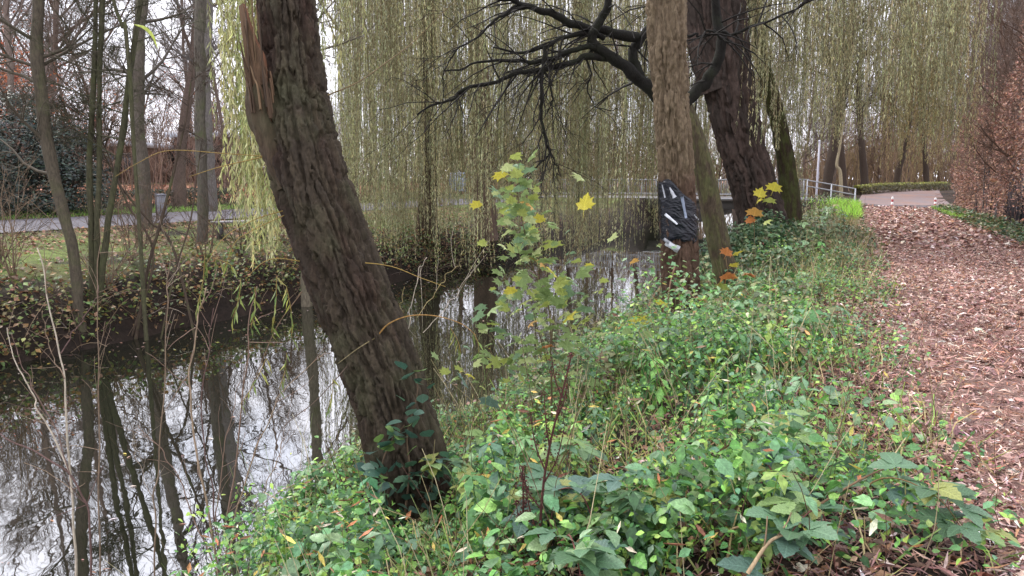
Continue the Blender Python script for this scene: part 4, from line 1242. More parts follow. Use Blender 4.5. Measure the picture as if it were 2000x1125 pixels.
# ------------------------------------------------------------------ bin, bench, clipped hedge, blue board
def bin_():
    D = 27.5
    b = P(317, 412, D); z = gz(b[0], b[1])
    root = thing('litter_bin', 'grey metal litter bin standing beside the road across the river', 'litter bin', (b[0], b[1], z))
    a = np.linspace(0, 2 * PI, 25)[:-1]
    n = 24
    prof = [(.03, 0), (.16, .0), (.165, .03), (.165, .78), (.15, .78), (.145, .6)]
    V = np.array([[b[0] + r * math.cos(t), b[1] + r * math.sin(t), z + .06 + hh] for r, hh in prof for t in a])
    i = np.arange(len(prof) - 1)[:, None] * n; j = np.arange(n)[None]; jn = (j + 1) % n
    Fa = np.stack([i + j, i + jn, i + n + jn, i + n + j], -1).reshape(-1, 4)
    part('drum', MB().add(V, Fa, np.array(lin(104, 104, 110))), M_metal, root, True)
    V = np.array([[b[0] + r * math.cos(t), b[1] + r * math.sin(t), z + hh] for r, hh in [(.17, .845), (.18, .86), (.18, .89), (.10, .91), (.01, .915)] for t in a])
    i = np.arange(4)[:, None] * n
    Fa = np.stack([i + j, i + jn, i + n + jn, i + n + j], -1).reshape(-1, 4)
    part('lid', MB().add(V, Fa, np.array(lin(110, 112, 120))), M_metal, root, True)
    part('post', MB().box((b[0] - .21, b[1] + .02, z + .45), (.06, .06, 1.0), np.array(lin(70, 70, 74))), M_metal, root)
bin_()
def bench():
    a, b = P(415, 428, 19.5), P(520, 428, 20.3)
    c = (a + b) / 2; z = gz(c[0], c[1]); d = unit((b - a) * [1, 1, 0]); nrm = np.array([-d[1], d[0], 0]); up = np.array([0, 0, 1.])
    R = np.stack([d, nrm, up], -1); L_ = np.linalg.norm((b - a)[:2])
    root = thing('park_bench', 'low backless bench with pale slats on dark legs, half behind the willow shoots', 'bench', (c[0], c[1], z))
    for k in range(4):
        part('slat', MB().box(c * [1, 1, 0] + [0, 0, z + .46] + nrm * (k - 1.5) * .12, (L_, .1, .045), np.array(lin(150, 146, 146)), R), M_metal, root)
    for s_ in (-.38, .38):
        part('leg', MB().box(c * [1, 1, 0] + [0, 0, z + .21] + d * s_ * L_, (.09, .4, .44), np.array(lin(60, 58, 60)), R), M_metal, root)
bench()
def clipped_hedge(name, label, line, wid, h, cols, n, size=.07, top=None, mat=None):
    """line: (s, o) points; leaves over a rounded box with twigs inside"""
    q = spline(np.array([[*xy(s_, o_), 0] for s_, o_ in line]), 40)
    q[:, 2] = ground_z(q[:, 0], q[:, 1])
    root = thing(name, label, 'hedge', q[20])
    t = np.gradient(q, axis=0); t[:, 2] = 0; t /= np.linalg.norm(t, axis=1)[:, None]; nr = np.c_[-t[:, 1], t[:, 0], np.zeros(40)]
    mb = MB()
    for _ in range(220):
        i = random.randrange(40); p = q[i] + nr[i] * random.uniform(-.35, .35) * wid + t[i] * random.uniform(-.4, .4)
        l_, _d = wander(p, (random.uniform(-.3, .3), random.uniform(-.3, .3), 1), h * random.uniform(.6, .95), 4, .12, (0, 0, 0))
        mb.tube(l_, np.linspace(.014, .005, 4), 3, np.array(lin(70, 56, 46)))
    part('stems', mb, M_twig, root, kind='stuff')
    u = rng.uniform(0, 38.99, n); i = u.astype(int); f = (u - i)[:, None]
    c = q[i] * (1 - f) + q[i + 1] * f
    a = rng.uniform(-.15, PI + .15, n); e = .5
    ca, sa = np.cos(a), np.sin(a)
    bx = np.sign(ca) * np.abs(ca) ** e * wid / 2; bz = np.sign(sa) * np.abs(sa) ** .45 * h
    shell = rng.uniform(.8, 1.05, n)
    pos = c + nr[i] * (bx * shell)[:, None] + np.c_[np.zeros(n), np.zeros(n), np.clip(bz * shell, 0, None) * (.92 + .16 * noise3(c[:, 0] * 2, c[:, 1] * 2))]
    nm = nr[i] * ca[:, None] + np.c_[np.zeros(n), np.zeros(n), sa] + rng.normal(0, .5, (n, 3))
    tint = pick(cols, n)
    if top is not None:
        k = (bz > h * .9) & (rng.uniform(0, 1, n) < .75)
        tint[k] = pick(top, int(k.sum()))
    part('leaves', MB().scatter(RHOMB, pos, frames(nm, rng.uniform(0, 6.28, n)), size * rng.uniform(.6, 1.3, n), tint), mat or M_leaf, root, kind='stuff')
clipped_hedge('clipped_hedge', 'low dark clipped hedge behind the grass strip across the road', [(3, 29.6), (12, 29.8), (22, 29.8), (30, 30)], .8, .75, [lin(52, 62, 46), lin(64, 74, 52), lin(44, 52, 42)], 9000, .1)
q_ = [so(*P(px, 352, D)[:2]) for px, D in ((1676, 57), (1705, 58), (1750, 60.5), (1800, 63), (1850, 66))]
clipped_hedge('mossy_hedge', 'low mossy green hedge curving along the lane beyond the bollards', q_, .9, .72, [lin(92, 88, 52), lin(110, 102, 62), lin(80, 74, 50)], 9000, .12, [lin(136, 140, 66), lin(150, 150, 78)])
def board():
    D = 46
    a = P(893, 355, D); z = gz(a[0], a[1])
    root = thing('notice_board', 'pale blue board on posts glimpsed through the willow curtain', 'board', (a[0], a[1], z))
    zc = a[2]
    part('panel', MB().box((a[0], a[1], zc), (.98, .05, 1.15), np.array(lin(176, 194, 220))), M_metal, root)
    for s_ in (-.46, .46):
        part('post', MB().box((a[0] + s_, a[1] + .06, (z + zc) / 2), (.07, .07, abs(zc - z) + 1.1), np.array(lin(150, 158, 170))), M_metal, root)
board()

# ------------------------------------------------------------------ footbridge
def bridge():
    s0, o0, o1 = BS, 2.6, 20.0
    cx, cy = xy(s0, (o0 + o1) / 2)
    root = thing('footbridge', 'flat footbridge with pale metal railings crossing the river', 'bridge', (cx, cy, 0))
    R = np.stack([np.array([*DO, 0]), np.array([*(-DS), 0]), np.array([0, 0, 1.])], -1)
    def at(s_, o_, z): return np.array([*xy(s_, o_), z])
    L_ = o1 - o0; om = (o0 + o1) / 2; zd = .52
    part('deck', MB().box(at(s0, om, zd - .08), (L_, 3.6, .16), np.array(lin(104, 98, 94)), R), M_asphalt, root)
    for sd in (-1, 1):
        part('edge_beam', MB().box(at(s0 + sd * 1.86, om, zd - .02), (L_, .08, .09), np.array(lin(170, 170, 170)), R), M_metal, root)
        part('girder', MB().box(at(s0 + sd * 1.3, om, zd - .42), (L_, .25, .5), np.array(lin(70, 66, 62)), R), M_metal, root)
        part('top_rail', MB().box(at(s0 + sd * 1.86, om, zd + 1.12), (L_, .08, .07), np.array(lin(160, 160, 162)), R), M_metal, root)
        part('bottom_rail', MB().box(at(s0 + sd * 1.86, om, zd + .22), (L_, .05, .05), np.array(lin(160, 160, 162)), R), M_metal, root)
        k = int(L_ / 1.8)
        pm = MB().box((0, 0, 0), (.07, .07, 1.0), np.array(lin(160, 160, 162)), R).mesh('post')
        pm.materials.append(M_metal)
        bm_ = MB().box((0, 0, 0), (.024, .024, .86), np.array(lin(140, 142, 144)), R).mesh('baluster')
        bm_.materials.append(M_metal)
        for i in range(k + 1):
            o_ = o0 + .1 + (L_ - .2) * i / k
            p = at(s0 + sd * 1.86, o_, zd + .6) - [cx, cy, 0]
            link('post', pm, None, root, tuple(p))
            if i < k:
                for j in range(1, 12):
                    o2 = o_ + (L_ - .2) / k * j / 12
                    link('baluster', bm_, None, root, tuple(at(s0 + sd * 1.86, o2, zd + .665) - [cx, cy, 0]))
    for o_ in (4.2, 12.2):
        part('abutment', MB().box(at(s0, o_ + (-.6 if o_ < 8 else .6), -.55), (1.2, 3.4, 1.7), np.array(lin(104, 98, 92)), R), M_brick, root)
bridge()
def ramp_rail():
    """railing that runs down beside the road to the path"""
    root = thing('ramp_railing', 'pale tube railing sloping down from the bridge towards the path', 'railing', (*xy(46.6, 1.5), .3))
    pl = [(46.6, 2.5, 1.60), (46.55, 1.2, 1.36), (46.4, -.05, 1.12)]
    for dz in (0, -.34):
        q = spline(np.array([[*xy(s_, o_), z + dz] for s_, o_, z in pl]), 12)
        part('rail', MB().tube(q, .035, 8, np.array(lin(140, 140, 144))), M_metal, root, True)
    for s_, o_, z in pl:
        x, y = xy(s_, o_)
        part('post', MB().tube(np.array([[x, y, gz(x, y) - .1], [x, y, z + .02]]), .04, 8, np.array(lin(190, 192, 198))), M_metal, root)
ramp_rail()
q = poly([(1595, 368), (1601, 276)], 49); z = gz(q[0, 0], q[0, 1])
root = thing('white_pole', 'thin white pole standing just behind the bridge railing', 'pole', (q[0, 0], q[0, 1], z))
part('shaft', MB().tube(np.array([[q[0, 0], q[0, 1], z - .1], q[1]]), [.07, .06], 10, np.array(lin(160, 158, 168))), M_metal, root, True)
part('cap', MB().tube(np.array([q[1], q[1] + [0, 0, .08]]), [.1, .06], 10, np.array(lin(190, 190, 200))), M_metal, root, True)
def bollard(px, py, label, h):
    b = G(px, py)
    root = thing('bollard', label, 'bollard', b, 'red and white bollards')
    z = b[2] - .02
    bands = [((0, h * .28), lin(150, 44, 48)), ((h * .28, h * .52), lin(225, 222, 220)), ((h * .52, h * .76), lin(150, 44, 48)), ((h * .76, h), lin(228, 226, 224))]
    for (u0, u1), c in bands:
        nm = 'red_band' if c[0] > c[1] * 2 else 'white_band'
        top = u1 == h
        hs = [u0, u1] if not top else [u0, u1 - .05, u1]
        rs = [.06] * len(hs) if not top else [.06, .058, .03]
        part(nm, MB().tube(np.array([[b[0], b[1], z + v] for v in hs]), rs, 14, np.array(c)), M_metal, root, True)
bollard(1742, 405, 'red and white bollard in the middle of the path end', .62)
bollard(1826, 402, 'red and white bollard at the right edge of the path end', .5)

# ------------------------------------------------------------------ beech hedge right of the path
def beech_hedge():
    x, y = xy(28, -5.4)
    root = thing('beech_hedge', 'tall beech hedge with rusty dead leaves along the right of the path', 'hedge', (x, y, gz(x, y)))
    n = 92000
    s_ = 12 + 33 * rng.uniform(0, 1, n) ** .85
    hmax = 5.6 + 1.8 * fbm(s_ * .3, 2.2) - 1.2 * sstep(36, 46, s_)
    zz = hmax * rng.uniform(0, 1, n)
    bulge = .35 * np.sin(PI * np.clip(zz / hmax, 0, 1)) + .5 * (fbm(s_ * .8, zz * .8, 4.4) - .5)
    depth = np.abs(rng.normal(0, .35, n))
    o_ = -4.75 + bulge * .8 - depth
    keep = fbm(s_ * 1.1, zz * 1.1, o_ * .8 + 4) > .36 + .22 * (1 - sstep(.5, 1.6, zz)) * (1 - sstep(30, 36, s_)) + .24 * sstep(.5, 1.0, zz / hmax)
    s_, o_, zz = s_[keep], o_[keep], zz[keep]
    m = len(s_)
    X, Y = xy(s_, o_)
    pos = np.c_[X, Y, ground_z(X, Y) + zz + .05]
    nr = np.tile(np.array([-DO[0] * -1, -DO[1] * -1, .5]), (m, 1)) + rng.normal(0, .9, (m, 3))
    cols = [lin(158, 118, 100), lin(136, 106, 94), lin(178, 138, 114), lin(118, 94, 86), lin(168, 136, 122)]
    part('leaves', MB().scatter(QUAD, pos, frames(nr, rng.uniform(0, 6.28, m)), .095 * rng.uniform(.6, 1.35, m), pick(cols, m)), M_dry, root, kind='stuff')
    for i in range(95):
        ss = 11 + 34 * i / 95 + random.uniform(-.12, .12); oo = -5.0 + random.uniform(-.35, .3)
        x, y = xy(ss, oo)
        q, _ = wander((x, y, gz(x, y) - .05), (random.uniform(-.05, .05), random.uniform(-.05, .05), 1), random.uniform(2.6, 4.6), 6, .03, (0, 0, 0))
        part('stem', MB().tube(q, np.linspace(random.uniform(.025, .045), .012, 6), 5, np.array(random.choice([lin(64, 58, 62), lin(84, 76, 76), lin(110, 104, 104)]))), M_bark_plain, root, True)
    lines = []
    for i in range(420):
        ss = random.uniform(12, 45); x, y = xy(ss, -5.0 + random.uniform(-.3, .25))
        branch_rec(lines, (x, y, gz(x, y) + random.uniform(.5, 6.0)), (random.uniform(-1, .4), random.uniform(-.7, .7), random.uniform(.1, 1)), random.uniform(.6, 1.6), .012, 2, 4, spec(n=[8, 7, 5, 3], rmin=.004))
    mb = MB(); lines_to(mb, lines, lin(96, 80, 74)); part('twigs', mb, M_twig, root)
beech_hedge()

def fence():
    x, y = xy(20, -4.5)
    root = thing('bar_fence', 'dark upright-bar metal fence at the foot of the beech hedge, right edge', 'fence', (x, y, gz(x, y)))
    bm_ = MB().box((0, 0, .85), (.02, .02, 1.7), np.array(lin(52, 50, 58))).mesh('bar'); bm_.materials.append(M_metal)
    pm_ = MB().box((0, 0, .9), (.06, .06, 1.8), np.array(lin(40, 40, 48))).mesh('post'); pm_.materials.append(M_metal)
    S_ = np.arange(14, 30, .24)
    for i, ss in enumerate(S_):
        x, y = xy(ss, -4.72)
        o = link('post' if i % 14 == 0 else 'bar', pm_ if i % 14 == 0 else bm_, None, root, tuple(np.array([x, y, gz(x, y)]) - np.array(root.location)))
    for zz in (.2, 1.55):
        q = np.array([[*xy(ss, -4.72), gz(*xy(ss, -4.72)) + zz] for ss in np.arange(14, 30, .9)])
        part('rail', MB().tube(q, .022, 6, np.array(lin(44, 44, 52))), M_metal, root)
fence()

# ------------------------------------------------------------------ ground cover on the near bank
def in_view(x, y, z=0., m=120):
    yc = y * CP - (z - CAMZ) * SP
    u = 1000 + F * x / np.maximum(yc, .1)
    v = 562.5 - F * (y * SP + (z - CAMZ) * CP) / np.maximum(yc, .1)
    return (yc > .6) & (u > -m) & (u < 2000 + m) & (v > -m) & (v < 1125 + m)
def veg_h(s, o):
    base = np.interp(o, [-1.0, -.6, -.2, .5, 1.2, 2.5, 3.6, 4.3, 4.7], [.0, .06, .15, .28, .38, .46, .40, .16, .02])
    lump = fbm(s * .9, o * .9, 6.1, 3)
    h = base * (.1 + 1.9 * sstep(.2, .85, lump))
    x_, y_ = xy(s, o)
    rt = x_ / np.maximum(y_, .1)
    # the cover is trodden thin in front of the leaning trunk, and low before the wrapped one
    h = h * (1 - .85 * np.exp(-((rt + .12) / .10) ** 2) * sstep(1.5, 2.5, y_) * (1 - sstep(4.6, 5.6, y_)))
    h = h * (1 - .6 * np.exp(-((rt + .06) / .07) ** 2) * sstep(4.2, 5.0, y_) * (1 - sstep(10, 12, y_)))
    h = h * (1 + .35 * np.exp(-((rt - .17) / .1) ** 2 - ((y_ - 6.8) / 1.6) ** 2))
    h = h * (1 - .25 * sstep(7.5, 9, y_) * (1 - sstep(11, 14, y_)))
    # ivy mound round the foot of the massive willow
    mx_, my_ = so(*P(1478, 400, 16.6)[:2])
    h = h + .95 * np.exp(-(((s - mx_) / 1.7) ** 2 + ((o - my_ - .1) / .85) ** 2)) * (.6 + .8 * lump)
    return h
def sample_bank(n, y0, y1, olo=-.95, ohi=4.6):
    """random points on the near bank between two distances, denser close by"""
    S_ = rng.uniform(0, y1 / .85 + 2, n * 6); O_ = rng.uniform(olo, ohi, n * 6)
    X, Y = xy(S_, O_)
    ok = (Y > y0) & (Y < y1) & in_view(X, Y, -.2)
    ok &= rng.uniform(0, 1, len(Y)) < (y0 / np.maximum(Y, .1)) ** .8
    e = path_edge(S_)[0]
    ok &= ground_z(X, Y) > WATER_Z - .03
    ok &= (O_ > -.7 + e) | (rng.uniform(0, 1, len(O_)) < .05)
    ok &= rng.uniform(0, 1, len(O_)) < np.interp(O_ - e, [-.85, -.5, .0, .6], [.03, .2, .65, 1])
    i = np.flatnonzero(ok)[:n]
    return S_[i], O_[i], X[i], Y[i]
GREENS = [lin(98, 146, 72), lin(74, 118, 64), lin(126, 168, 84), lin(92, 134, 96), lin(52, 84, 46), lin(144, 174, 82)]
GW = [4, 4, 3, 3, 3, 1]
DARKG = [lin(62, 90, 58), lin(78, 104, 74), lin(50, 76, 50), lin(94, 116, 80)]
OLIVE = [lin(112, 120, 78), lin(96, 104, 72), lin(132, 132, 92), lin(120, 104, 78), lin(84, 98, 66)]
mb = MB()
def cover(n, y0, y1, T, s0, s1, cols, wts, lift=1.0, thr=0.0, seed=0., tilt=.55):
    S_, O_, X, Y = sample_bank(n, y0, y1)
    k = fbm(S_ * .8 + seed, O_ * .8, seed, 3)
    keep = k > thr
    S_, O_, X, Y = S_[keep], O_[keep], X[keep], Y[keep]
    m = len(S_)
    h = veg_h(S_, O_) * lift
    u = rng.uniform(0, 1, m) ** .6
    pos = np.c_[X, Y, ground_z(X, Y) + .012 + h * u]
    tint = pick(cols, m, wts, .2) * (.88 + .3 * fbm(S_ * 1.3, O_ * 1.3, 3.)[:, None])
    mb.scatter(T, pos, frames(tilt_normals(m, tilt), rng.uniform(0, 6.28, m)), rng.uniform(s0, s1, m), tint)
def T_nettle(nt_=5, leaf=None, lean=.1):
    """an upright stem with pairs of drooping leaves, one unit tall"""
    lv_, lf_ = leaf
    Vs, Fs, n_ = [], [], 0
    for t_ in range(nt_):
        z_ = .25 + .75 * t_ / (nt_ - 1)
        for k_ in range(2 if t_ < nt_ - 1 else 4):
            an = t_ * 1.57 + k_ * PI + .4 * math.sin(t_ * 3 + k_) if t_ < nt_ - 1 else k_ * 1.57
            sz = .34 * (1 - .45 * t_ / nt_)
            dr = .25 + .5 * (1 - t_ / nt_)
            v = lv_ * sz
            v = np.c_[v[:, 0], v[:, 1] * math.cos(dr) + v[:, 2] * math.sin(dr), v[:, 2] * math.cos(dr) - v[:, 1] * math.sin(dr) + .04]
            c_, s_ = math.cos(an), math.sin(an)
            Vs.append(np.c_[v[:, 0] * c_ - v[:, 1] * s_ + lean * z_ ** 2, v[:, 0] * s_ + v[:, 1] * c_, v[:, 2] + z_])
            Fs.append(lf_[0] + n_); n_ += len(v)
    q_ = np.array([[lean * z_ ** 2, 0, z_] for z_ in (0, .35, .7, 1.0)])
    V_, F_ = tube(q_, [.012, .01, .008, .005], 3)
    Vs.append(V_)
    if lf_[0].shape[1] == 4:
        return np.vstack(Vs), [np.vstack(Fs), F_ + n_]
    return np.vstack(Vs), [np.vstack(Fs), F_ + n_]
def stand(n, y0, y1, T, h0, h1, cols, wts, thr, seed, olo=.15, ohi=4.4):
    S_, O_, X, Y = sample_bank(n, y0, y1, olo, ohi)
    keep = fbm(S_ * .9 + seed, O_ * .9, seed, 3) > thr
    S_, O_, X, Y = S_[keep], O_[keep], X[keep], Y[keep]; m = len(S_)
    mb.scatter(T, np.c_[X, Y, ground_z(X, Y) - .02], frames(tilt_normals(m, .22), rng.uniform(0, 6.28, m)), rng.uniform(h0, h1, m) * (.15 + 2.2 * np.minimum(veg_h(S_, O_), .42)), pick(cols, m, wts, .2))
GREY_G = [lin(112, 144, 104), lin(96, 130, 94), lin(130, 158, 110)]
YG = [lin(138, 176, 76), lin(118, 162, 68), lin(158, 186, 90)]
BRN_L = [lin(112, 84, 66), lin(140, 106, 82), lin(92, 70, 58), lin(160, 134, 104)]
# dead leaves on the soil first, then the green in patches of different kinds
cover(5000, 1.9, 6.5, T_ovate(.5, .2, .3, 2), .03, .08, BRN_L, None, .25)
cover(9000, 6, 20, QUAD, .05, .1, BRN_L, None, .25)
cover(13500, 1.9, 6.5, T_ovate(.62, .18, .3, 3), .022, .062, GREENS, GW, 1.0, .36, 0., .8)
cover(8500, 1.9, 6.5, ROUND, .014, .036, GREENS + YG, GW + [3, 3, 3], .8, .4, 2., .7)
cover(5200, 1.9, 6.5, T_ovate(.5, .16, .3, 3), .02, .05, YG + GREENS[:2], None, 1.25, .46, 5., .9)
cover(2300, 1.9, 5.5, T_ovate(.66, .2, .3, 6, .08), .055, .11, GREY_G + GREENS[:3], None, 1.15, .5, 4., .7)
stand(420, 1.9, 6.5, T_nettle(6, T_ovate(.5, .15, .3, 2)), .22, .5, GREENS + GREY_G, None, .42, 3.3)
cover(26000, 6, 14, T_lance(.7, .12), .025, .055, GREENS + OLIVE[:2], GW + [2, 2], 1.0, .38, 1., .8)
cover(17000, 6, 14, T_lance(.7, .12), .03, .07, OLIVE[:3] + GREY_G + GREY_G, None, 1.3, .44, 9., .9)
cover(8000, 6, 14, T_lance(.7, .12), .03, .06, YG, None, 1.1, .5, 12., .8)
stand(900, 6, 15, T_nettle(5, RHOMB), .22, .55, GREY_G + OLIVE + GREENS[:3], None, .40, 6.1)
cover(17000, 13, 24, QUAD, .05, .11, DARKG + OLIVE, None, 1.0, .36, 3., .9)
stand(700, 14, 30, T_nettle(5, QUAD), .35, .75, OLIVE + GREY_G, None, .42, 8.1)
cover(13000, 22, 46, QUAD, .08, .15, OLIVE + DARKG[:2], None, .7, .3, 0., .9)
tag(link('undergrowth', mb.mesh('undergrowth'), M_leaf), 'dense green leafy undergrowth covering the near river bank', 'undergrowth', kind='stuff')
# ivy mound
mb = MB()
n = 9000
c = P(1478, 400, 16.6); sx, sy = so(c[0], c[1])
S_ = rng.normal(sx, 1.25, n); O_ = rng.normal(sy + .1, .62, n); X, Y = xy(S_, O_)
hh = veg_h(S_, O_)
pos = np.c_[X, Y, ground_z(X, Y) + hh * rng.uniform(.2, 1.05, n)]
mb.scatter(RHOMB, pos, frames(tilt_normals(n, .9), rng.uniform(0, 6.28, n)), rng.uniform(.06, .13, n), pick(DARKG + [lin(110, 124, 90)], n))
solo('ivy_thicket', mb, M_leaf, 'dark ivy thicket round the foot of the massive willow', 'ivy')
# thin stems that stand in the cover: live, dry and broken
mb = MB()
for (n, y0, y1, r_, hl) in ((420, 2.4, 6.5, .0025, (.3, .85)), (520, 5, 16, .0035, (.3, 1.0)), (500, 14, 40, .007, (.4, 1.1))):
    S_, O_, X, Y = sample_bank(n, y0, y1)
    for k in range(len(S_)):
        L_ = random.uniform(*hl)
        q, _ = wander((X[k], Y[k], gz(X[k], Y[k])), (random.uniform(-.5, .5), random.uniform(-.5, .5), 1), L_, 5, .1, (0, 0, -.3))
        mb.tube(q, np.linspace(r_, r_ * .5, 5), 4, np.array(random.choice([lin(150, 136, 100), lin(96, 78, 58), lin(110, 124, 76), lin(176, 164, 130), lin(84, 60, 50)])), cap=False)
tag(link('dry_stems', mb.mesh('dry_stems'), M_twig), 'thin dry and green stems standing among the undergrowth', 'stems', kind='stuff')
# blades of grass through the cover
mb = MB()
for (n, y0, y1, l0, l1, wd_) in ((3200, 1.9, 7, .08, .3, .03), (2200, 6, 18, .12, .34, .03)):
    S_, O_, X, Y = sample_bank(n, y0, y1)
    keep = fbm(S_ * 1.1, O_ * 1.1, 14.4) > .46; X, Y = X[keep], Y[keep]; m = len(X)
    d = np.c_[rng.normal(0, .6, m), rng.normal(0, .6, m), np.ones(m)]
    mb.scatter(T_curl(wd_, .5), np.c_[X, Y, ground_z(X, Y)], frames_dir(d, rng.uniform(0, 6, m)), rng.uniform(l0, l1, m), pick([lin(130, 150, 74), lin(150, 146, 92), lin(104, 128, 64), lin(170, 158, 116)], m))
tag(link('bank_grass', mb.mesh('bank_grass'), M_leaf), 'thin grass blades growing through the near bank undergrowth', 'grass', kind='stuff')
# dry grass beside the ivy, by the path
mb = MB()
n = 2200
S_ = rng.uniform(11, 30, n); O_ = rng.normal(.35, .45, n); X, Y = xy(S_, O_)
keep = fbm(S_ * .7, O_, 1.1) > .45; X, Y = X[keep], Y[keep]; m = len(X)
d = np.c_[rng.normal(0, .4, m), rng.normal(0, .4, m), np.ones(m)]
mb.scatter(T_lance(.02, .25), np.c_[X, Y, ground_z(X, Y)], frames_dir(d, rng.uniform(0, 6, m)), rng.uniform(.2, .6, m), pick([lin(168, 152, 112), lin(140, 126, 88), lin(120, 124, 76)], m))
tag(link('dry_grass', mb.mesh('dry_grass'), M_leaf), 'pale dry grass between the ivy thicket and the path', 'grass', kind='stuff')
# right verge: low green plants, leaves and grass under the hedge
mb = MB()
n = 9000
S_ = rng.uniform(8, 46, n); O_ = -3.75 - np.abs(rng.normal(0, .45, n)); X, Y = xy(S_, O_)
keep = in_view(X, Y); S_, O_, X, Y = S_[keep], O_[keep], X[keep], Y[keep]; m = len(X)
h = .32 * sstep(-3.7, -4.3, O_) * (.3 + fbm(S_ * .8, O_, 2.)) + .02
mb.scatter(RHOMB, np.c_[X, Y, ground_z(X, Y) + h * rng.uniform(0, 1, m)], frames(tilt_normals(m, .8), rng.uniform(0, 6.28, m)), rng.uniform(.07, .15, m), pick(OLIVE + DARKG + [lin(128, 96, 70)], m))
tag(link('verge_plants', mb.mesh('verge_plants'), M_leaf), 'low green plants and fallen leaves at the foot of the beech hedge', 'plants', kind='stuff')
def grass(name, label, n, sfn, cols, l0, l1, wd=.03):
    S_, O_ = sfn(n); X, Y = xy(S_, O_); m = len(X)
    d = np.c_[rng.normal(0, .45, m), rng.normal(0, .45, m), np.ones(m)]
    mb = MB().scatter(T_lance(wd, .3), np.c_[X, Y, ground_z(X, Y) - .01], frames_dir(d, rng.uniform(0, 6, m)), rng.uniform(l0, l1, m), pick(cols, m))
    tag(link(name, mb.mesh(name), M_leaf), label, 'grass', kind='stuff')
BRIGHT = [lin(142, 186, 70), lin(124, 168, 62), lin(164, 198, 88)]
grass('bright_grass', 'bright green grass patch at the far end of the path, left side', 7000, lambda n: (rng.uniform(33, 46.2, n), -.25 + np.abs(rng.normal(0, .9, n))), BRIGHT, .2, .5, .06)
grass('bright_grass', 'bright green grass strip at the far end of the path, right side', 3500, lambda n: (rng.uniform(34, 46, n), -3.85 - np.abs(rng.normal(0, .35, n))), BRIGHT, .1, .26, .06)
grass('lawn_grass', 'grass strip beyond the road across the river', 5000, lambda n: (rng.uniform(8, 34, n), rng.uniform(27, 29.3, n)), [lin(128, 166, 72), lin(110, 148, 66)], .1, .2, .1)
grass('lawn_grass', 'patchy short grass on the lawn across the river', 15000, lambda n: (rng.uniform(0, 34, n), rng.uniform(13.2, 20.2, n)), [lin(112, 132, 64), lin(130, 138, 72), lin(96, 116, 58), lin(132, 120, 78)], .06, .16, .07)

# ------------------------------------------------------------------ far bank: leaf litter, brambles and roots at the water's edge
mb = MB()
n = 11000
S_ = rng.uniform(0, 34, n); O_ = rng.uniform(12.1, 20.2, n); X, Y = xy(S_, O_)
keep = fbm(S_ * .6, O_ * .6, 7.7) > .45; X, Y = X[keep], Y[keep]; m = len(X)
mb.scatter(RHOMB, np.c_[X, Y, ground_z(X, Y) + .03], frames(tilt_normals(m, .6), rng.uniform(0, 6.28, m)), rng.uniform(.07, .14, m), pick([lin(136, 98, 78), lin(112, 80, 66), lin(160, 122, 92), lin(96, 74, 60)], m))
n = 5000
S_ = rng.uniform(6, 40, n); O_ = rng.uniform(30.2, 38, n); X, Y = xy(S_, O_)
mb.scatter(RHOMB, np.c_[X, Y, ground_z(X, Y) + .03], frames(tilt_normals(n, .6), rng.uniform(0, 6.28, n)), rng.uniform(.12, .26, n), pick([lin(190, 134, 108), lin(166, 112, 90), lin(204, 156, 128)], n))
tag(link('far_leaf_litter', mb.mesh('far_leaf_litter'), M_dry), 'brown fallen leaves scattered over the far lawn and slope', 'leaf litter', kind='stuff')
mb = MB()
n = 12000
S_ = rng.uniform(0, 30, n); O_ = 11.6 + np.abs(rng.normal(0, .8, n)); X, Y = xy(S_, O_)
k = fbm(S_ * .7, O_ * .7, 1.7)
keep = k > .34; X, Y, S_, O_ = X[keep], Y[keep], S_[keep], O_[keep]; m = len(X)
mb.scatter(RHOMB, np.c_[X, Y, np.maximum(ground_z(X, Y), WATER_Z) + .5 * rng.uniform(0, 1, m) ** 1.4 * (.4 + 1.2 * fbm(S_ * .9, O_ * .9, 3.9))], frames(tilt_normals(m, .9), rng.uniform(0, 6.28, m)), rng.uniform(.05, .12, m),
           pick([lin(92, 112, 64), lin(112, 108, 66), lin(80, 96, 58), lin(138, 140, 80), lin(124, 94, 70), lin(144, 112, 68), lin(108, 128, 72)], m))
for kk in range(520):
    s_ = random.uniform(0, 28); o_ = 11.5 + abs(random.gauss(0, .5)); x, y = xy(s_, o_)
    q, _ = wander((x, y, max(gz(x, y), WATER_Z)), (random.uniform(-.6, .9), random.uniform(-.9, .3), .7), random.uniform(.3, 1.1), 5, .16, (0, 0, -.7))
    mb.tube(q, np.linspace(.007, .004, 5), 3, np.array(random.choice([lin(96, 78, 62), lin(70, 54, 46), lin(140, 120, 96)])), cap=False)
tag(link('bank_brambles', mb.mesh('bank_brambles'), M_leaf), 'dark brambles and dead stems trailing down the far bank to the water', 'brambles', kind='stuff')

